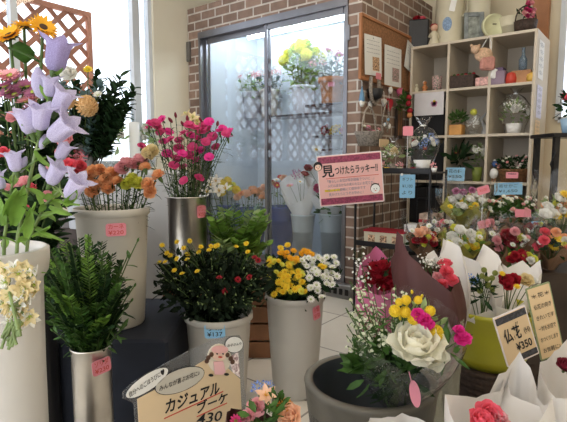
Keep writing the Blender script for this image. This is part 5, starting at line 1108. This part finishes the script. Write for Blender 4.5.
# big dark pot
pc_ = wbase(370, 378, 1.45, 0); zp = P(370, 378, 1.45).z; rp = .196
potm = mat('pot_stone', (.11, .1, .08), .45, noise=.15, scale=8, bump=.2); band = mat('pot_glitter', (.07, .065, .055), .35, .2, noise=.8, scale=140, bump=.8)
t = thing('large_planter', 'large dark grey-brown round pot in the foreground', 'pot', pc_)
MB().lathe([(0, 0), (rp*.72, 0), (rp*.76, .01), (rp*.88, zp*.62)], 56).lathe([(rp*.97, zp*.84), (rp, zp-.02), (rp+.003, zp-.006), (rp-.004, zp), (rp-.022, zp-.001), (rp-.028, zp-.02), (rp*.74, .02), (0, .02)], 56).build('pot_body', potm, t)
MB().lathe([(rp*.88, zp*.62), (rp*.9, zp*.64), (rp*.955, zp*.8), (rp*.97, zp*.84)], 56).build('glitter_band', band, t)
MB().lathe([(rp-.023, zp-.003), (rp-.032, zp-.03), (rp*.74, zp*.4), (0, zp*.38)], 48).build('inner_shade', mat('pot_inside_shade', (.02, .025, .03), .5), t)  # added dark sheet, painting the shade inside the pot
BB = hd(392, 408, 1.45)
whst = pet('statice_white', (.55, .6, .36), (.78, .78, .62))
def statice(base, tip, lab, n=26):
    t = thing('statice_stem', lab, 'flower', base, 0, 'feathery white statice stems in the clear-wrapped bouquet'); return t
fl = [('rose', pet('ivory', (1, .95, .78), None, .35), None, 417, 343, 1.25, .066), ('rose', MATS['petal_ivory'], None, 430, 354, 1.27, .045), ('carnation', MATS['petal_ivory'], grc, 404, 346, 1.29, .04), ('carnation', MATS['petal_ivory'], grc, 420, 352, 1.24, .042)]
for x, y, r in ((395, 311, .016), (406, 300, .013), (405, 312, .015), (414, 318, .018), (430, 311, .014), (435, 333, .022), (418, 300, .011), (399, 302, .01)): fl.append(('pompon', p_yel, grc, x, y, 1.27, r))
for x, y, r in ((424, 319, .024), (418, 314, .02), (463, 338, .026), (429, 324, .018), (459, 330, .018)): fl.append(('carnation', p_hot, grc, x, y, 1.26, r))
for x, y in ((407, 305), (412, 292), (422, 296), (400, 318)): fl.append(('bud', p_yel, grc, x, y, 1.3, .008))
bq = bouquet('wrapped_bouquet', 'clear-wrapped bouquet with a large white rose, yellow pompons and white statice in the dark pot', 'bouquet', BB,
    [(clear('cellophane_thick', (.98, .98, .98), 1.45, .1, .6, .03, (.7, .7, .68), 16), [(356, 318, 1.38), (376, 300, 1.46), (405, 285, 1.5), (440, 300, 1.46), (458, 318, 1.36), (466, 348, 1.24), (440, 366, 1.16), (408, 374, 1.16), (370, 352, 1.26)], True, 'cellophane_wrap')], fl, None,
    [(378, 370, 1.36, .055, 40, .07, .025, midg), (398, 376, 1.36, .05, 40, .07, .022, darkg), (388, 355, 1.34, .05, 34, .07, .02, midg), (445, 348, 1.28, .04, 20, .06, .014, midg), (362, 362, 1.4, .03, 16, .08, .035, midg), (420, 325, 1.34, .05, 30, .05, .016, paleg)])
m = MB(); l = MB(); f = MB()
for i in range(44):
    tip = hd(rnd(345, 412), rnd(280, 350), 1.32+rnd(-.06, .08)) - BB
    pts = curve((rnd(-.02, .02), rnd(-.02, .02), .02), tip, 9, rnd(-.5, .5)); m.tube(pts, .0016, 4)
    leafset(l, pts, 8, .035, .007, t0=.2)
    for k in range(13):
        u = rnd(.5, 1)*7.99; a = int(u); p = pts[a].lerp(pts[a+1], u-a)+V((rnd(-1, 1), rnd(-1, 1), rnd(-1, 1)))*.011; f.petal(dirM(V((rnd(-1, 1), rnd(-1, 1), rnd(.2, 1))), p, 1, rnd(0, 6)), .011, .01, .3, .2, 'round', 0, 3)
m.build('statice_stems', stemg, bq)['kind'] = 'stuff'; l.build('statice_leaves', midg, bq)['kind'] = 'stuff'; f.build('statice_flowers', whst, bq)['kind'] = 'stuff'
tg_ = MB(); rrect(tg_, 0, 0, 0, .0015, pts=ell(0, 0, .013, .036)); o = tg_.build('ribbon_tag', mat('ribbon_pink', (.75, .28, .36), .5, noise=.1), bq); o.matrix_local = faceM(hd(415, 394, 1.19)-BB, roll=.2)
MB().tube([hd(409, 372, 1.17)-BB, hd(411, 380, 1.18)-BB, hd(412, 385, 1.19)-BB], .0015, 4).build('ribbon_string', MATS['ribbon_pink'], bq)
# white paper bouquets at the bottom right, in a grey tub
tb = wbase(530, 470, 1.18, 0)
bucket('wide grey tub of white-paper bouquets at the bottom right', tb, .2, .34, grey_plastic, .85, 'grey flower buckets')
pk = [('rose', p_cor, None, 489, 415, 1.05, .03), ('rose', p_cor, None, 482, 421, 1.03, .028), ('carnation', p_pale, grc, 498, 421, 1.05, .03)]
bouquet('wrapped_bouquet', 'white paper bouquet with a pink rose at the bottom right', 'bouquet', V((*hd(500, 470, 1.12).xy, .25)),
    [(paper_w, [(446, 394, 1.06), (474, 397, 1.18), (500, 392, 1.2), (506, 372, 1.26), (520, 351, 1.3), (534, 378, 1.24), (542, 406, 1.15), (556, 398, 1.06), (530, 430, .98), (480, 446, .95), (452, 424, .98)], True, 'paper_wrap'),
     (paper_w, [(501, 374, 1.22), (512, 366, 1.26), (508, 395, 1.22), (545, 408, 1.16)], False, 'inner_paper')], pk, 'white paper bouquets at the bottom right')
bouquet('wrapped_bouquet', 'white paper bouquet cut by the right edge below the tall cream card', 'bouquet', V((*hd(585, 460, 1.3).xy, .25)),
    [(paper_w, [(540, 362, 1.34), (552, 356, 1.44), (562, 344, 1.46), (580, 326, 1.48), (612, 338, 1.44), (622, 385, 1.32), (590, 402, 1.2), (556, 398, 1.2), (541, 378, 1.26)], True, 'paper_wrap')],
    [('rose', p_bur, None, 566, 366, 1.32, .025), ('carnation', p_cor, grc, 580, 360, 1.34, .03), ('rose', p_wh, None, 592, 356, 1.34, .03)], 'white paper bouquets at the bottom right')
bouquet('wrapped_bouquet', 'white paper bouquet just showing its rim at the bottom middle, before the dark pot', 'bouquet', V((*hd(400, 500, 1.0).xy, .2)),
    [(paper_w, [(362, 424, .98), (380, 417, 1.04), (402, 415, 1.06), (425, 419, 1.04), (440, 440, .98), (420, 465, .9), (380, 465, .9)], True, 'paper_wrap')],
    [('rose', p_wh, None, 400, 440, .96, .03)], 'white paper bouquets at the bottom right')
bucket('small grey tub at the bottom middle', V((*hd(400, 500, 1.0).xy, 0)), .1, .28, grey_plastic, .85, 'grey flower buckets')
# cream price cards
def card_sign(lab, px, py, D, w, h, yaw, roll, lines, band=None, edge=None, footz=0):
    q = hd(px, py, D); t = thing('price_sign', lab, 'sign', (q.x, q.y, footz), yaw)
    M = Matrix.Translation((0, 0, q.z-footz)) @ UP @ Matrix.Rotation(roll, 4, 'Z') @ Matrix.Rotation(-.12, 4, 'X')
    b = rrect(MB(), w+.01, h+.01, .005, .003).build('laminate', MATS['laminate'] if edge is None else edge, t); b.matrix_local = M
    rrect(MB(), w, h, .003, .002, M=Z(0, 0, .002)).build('card', creamcard, b)
    if band:
        rrect(MB(), w, h*.14, .002, .002, M=Z(0, h*.42, .0035)).build('dark_band', band, b); rrect(MB(), w*.62, h*.12, .002, .002, M=Z(w*.19, -h*.43, .0035)).build('dark_band', band, b)
    for s_, x, y, sz, bo, wd in lines: text(b, s_, sz*h, Z(x*w, y*h, .0055), ink if bo > .004 else greyink, bo, width=wd*w)
    MB().tube([(0, .01, 0), (0, .01, q.z-footz-h*.3)], .003, 6).build('stick', black, t); MB().lathe([(0, 0), (.04, 0), (.035, .008), (0, .01)], 14, M=Matrix.Translation((0, .01, 0))).build('foot', black, t)
bandm = mat('band_charcoal', (.05, .05, .06), .5, noise=.5, scale=120)
card_sign('cream handwritten price card with dark bands in front of the olive vase', 516, 336, 1.6, .118, .165, YAW+.25, R(17), (('〃', .1, .25, .11, .01, .1), ('仏花', -.12, .06, .3, .025, .55), ('(H)', .36, .05, .14, .012, .2), ('¥350', .15, -.22, .22, .02, .52)), bandm, None)
card_sign('taller cream card with lines of Japanese handwriting beside the olive vase', 545, 321, 1.68, .09, .25, YAW+.25, R(12), tuple((s_, .0, .38-.155*i, .075, .006, .8) for i, s_ in enumerate(('＊花＊', '仏花の向き', 'きれいです', '一対もお店で', 'おつくりします', 'お気軽に♪'))), None, mat('edge_green', (.25, .3, .16), .4))
# ---- the big card at the bottom left (stands along the wall direction)
xs_ = P(136, 396, 1.0).x; o0 = PX(136, 396, xs_)
def cq(x, y): w = PX(120+x/4.36, 330+y/4.36, xs_); return (w.y-o0.y, w.z-o0.z)
t = thing('bouquet_sign', 'large cream handwritten bouquet price card with speech bubbles at the bottom left', 'sign', (xs_, o0.y, 0), PI/2)
M = Matrix.Translation((0, 0, o0.z)) @ UP
bd = rrect(MB(), 0, 0, 0, .003, pts=[cq(*p) for p in [(75, 520), (535, 470), (548, 290), (538, 215), (538, 60), (520, 22), (440, 30), (330, 75), (190, 150), (60, 225), (12, 270), (14, 300), (60, 320)][::-1]][::-1]).build('laminate', clear('laminate_clear', (.9, .92, .95), 1.5, .1, 0, .1, (.5, .5, .5)), t); bd.matrix_local = M
cream2 = mat('card_cream_bright', (.72, .56, .36), .5, noise=.03)
def shp(pts, m, z, nm): rrect(MB(), 0, 0, 0, .0015, pts=[cq(*p) for p in pts], M=Z(0, 0, z)).build(nm, m, bd)
shp([(85, 500), (72, 300), (200, 232), (350, 140), (385, 120), (450, 150), (520, 212), (526, 345), (515, 450)], cream2, .0025, 'card')
ging = mat('gingham_pink', (.6, .3, .35), .6, noise=.5, scale=120, col2=(.8, .6, .6)); shp([(470, 120), (512, 95), (520, 205), (490, 185)], ging, .002, 'gingham_strip')
def bubble(cx, cy, rx, ry, rot, m, s_, sz, wd, nm='speech_bubble'):
    pts = ell(cx, cy, rx, ry, 26, rot); shp(ell(cx, cy, rx+3, ry+3, 26, rot), ink, .0035, 'bubble_outline'); shp(pts, m, .0045, nm)
    c0 = cq(cx, cy); ex = cq(cx+math.cos(rot)*rx, cy+math.sin(rot)*rx); ang = math.atan2(ex[1]-c0[1], ex[0]-c0[0]); L = math.hypot(ex[0]-c0[0], ex[1]-c0[1])
    text(bd, s_, sz, Matrix.Translation((c0[0], c0[1], .0062)) @ Matrix.Rotation(ang, 4, 'Z'), ink, .01, width=2*L*wd)
bubble(112, 228, 108, 32, R(-34), whitecard, '自分へのごほうびに♥', .0135, .82)
bubble(255, 218, 112, 46, R(-22), mat('bubble_grey', (.55, .52, .45), .5, noise=.03), 'みんなが喜ぶお花に♪', .0135, .8)
bubble(492, 62, 38, 34, R(-10), whitecard, 'お子さんや', .008, .8)
def ctext(s_, x0, y0, x1, y1, sz, bold, m=ink):
    a = cq(x0, y0); b = cq(x1, y1); L = math.hypot(b[0]-a[0], b[1]-a[1]); text(bd, s_, sz, Matrix.Translation(((a[0]+b[0])/2, (a[1]+b[1])/2, .0045)) @ Matrix.Rotation(math.atan2(b[1]-a[1], b[0]-a[0]), 4, 'Z'), m, bold, width=L)
ctext('カジュアル', 190, 340, 428, 252, .036, .025); ctext('ブーケ', 328, 345, 462, 292, .03, .025); ctext('430', 330, 392, 440, 372, .034, .012)
for a, b in (((188, 386), (445, 268)), ((330, 378), (462, 318))):
    shp([a, (a[0], a[1]-4), (b[0], b[1]-4), b], red_ink, .0035, 'underline')
# the drawn girl with bunches on the card
shp(ell(428, 122, 52, 64), mat('card_ivory', (.78, .72, .6), .5, noise=.02), .003, 'drawn_backing')
shp(ell(425, 102, 34, 30), mat('sign_skin', (.85, .62, .5)), .0062, 'drawn_face'); shp(ell(426, 82, 36, 17), mat('drawn_scarf', (.8, .45, .45), .6, noise=.05), .0075, 'drawn_scarf')
for x, y in ((376, 118), (474, 122), (370, 132), (482, 136), (390, 104), (460, 106)): shp(ell(x, y, 9, 11, 14, .3), mat('drawn_brown', (.12, .06, .04), .6), .007, 'drawn_hair')
shp([(400, 135), (440, 132), (452, 180), (436, 192), (405, 190)], mat('drawn_pink', (.85, .5, .52), .6, noise=.03), .007, 'drawn_dress')
for x, y in ((388, 194), (456, 190)): shp(ell(x, y, 10, 6), ink, .007, 'drawn_shoe')
for x in (412, 438): shp(ell(x, 100, 3, 3.5, 10), ink, .0092, 'drawn_eye')
shp(ell(426, 114, 9, 4, 12), red_ink, .0092, 'drawn_mouth')
MB().tube([(.1, .012, 0), (.1, .012, o0.z-.02)], .004, 6).build('stick', black, t); MB().lathe([(0, 0), (.06, 0), (.05, .01), (0, .012)], 14, M=Matrix.Translation((.1, .012, 0))).build('foot', black, t)
# little bouquet in front of it
lb = V((*hd(258, 500, .95).xy, .35))
bouquet('wrapped_bouquet', 'small maroon-wrapped posy of pink, peach and blue flowers at the bottom beside the big card', 'bouquet', lb,
    [(paper_b, [(228, 412, .98), (236, 408, 1.02), (262, 412, 1.04), (290, 424, 1.02), (300, 436, .95), (285, 455, .9), (250, 460, .88), (228, 440, .9)], True, 'paper_wrap')],
    [('carnation', p_pale, grc, 256, 407, .98, .022), ('lily', p_peach, yelc, 266, 396, 1.0, .026), ('statice', p_blue, grc, 259, 388, 1.02, .018), ('statice', p_blue, grc, 268, 387, 1.02, .014), ('rose', p_peach, None, 290, 416, .97, .024), ('rose', pet('apricot', (.95, .5, .12)), None, 284, 408, .99, .02), ('carnation', p_pale, grc, 247, 417, .97, .018), ('button', p_pink, grc, 236, 421, .96, .014)], None,
    [(277, 406, .99, .018, 24, .025, .012, midg), (262, 420, .96, .03, 30, .035, .014, midg)])
bucket('small grey bucket of the maroon-wrapped posy at the bottom', V((*hd(258, 500, .95).xy, 0)), .085, .42, grey_plastic, .85, 'grey flower buckets')
S.cycles.transparent_max_bounces = 32; S.cycles.sample_clamp_indirect = 6
S.view_settings.exposure = .24
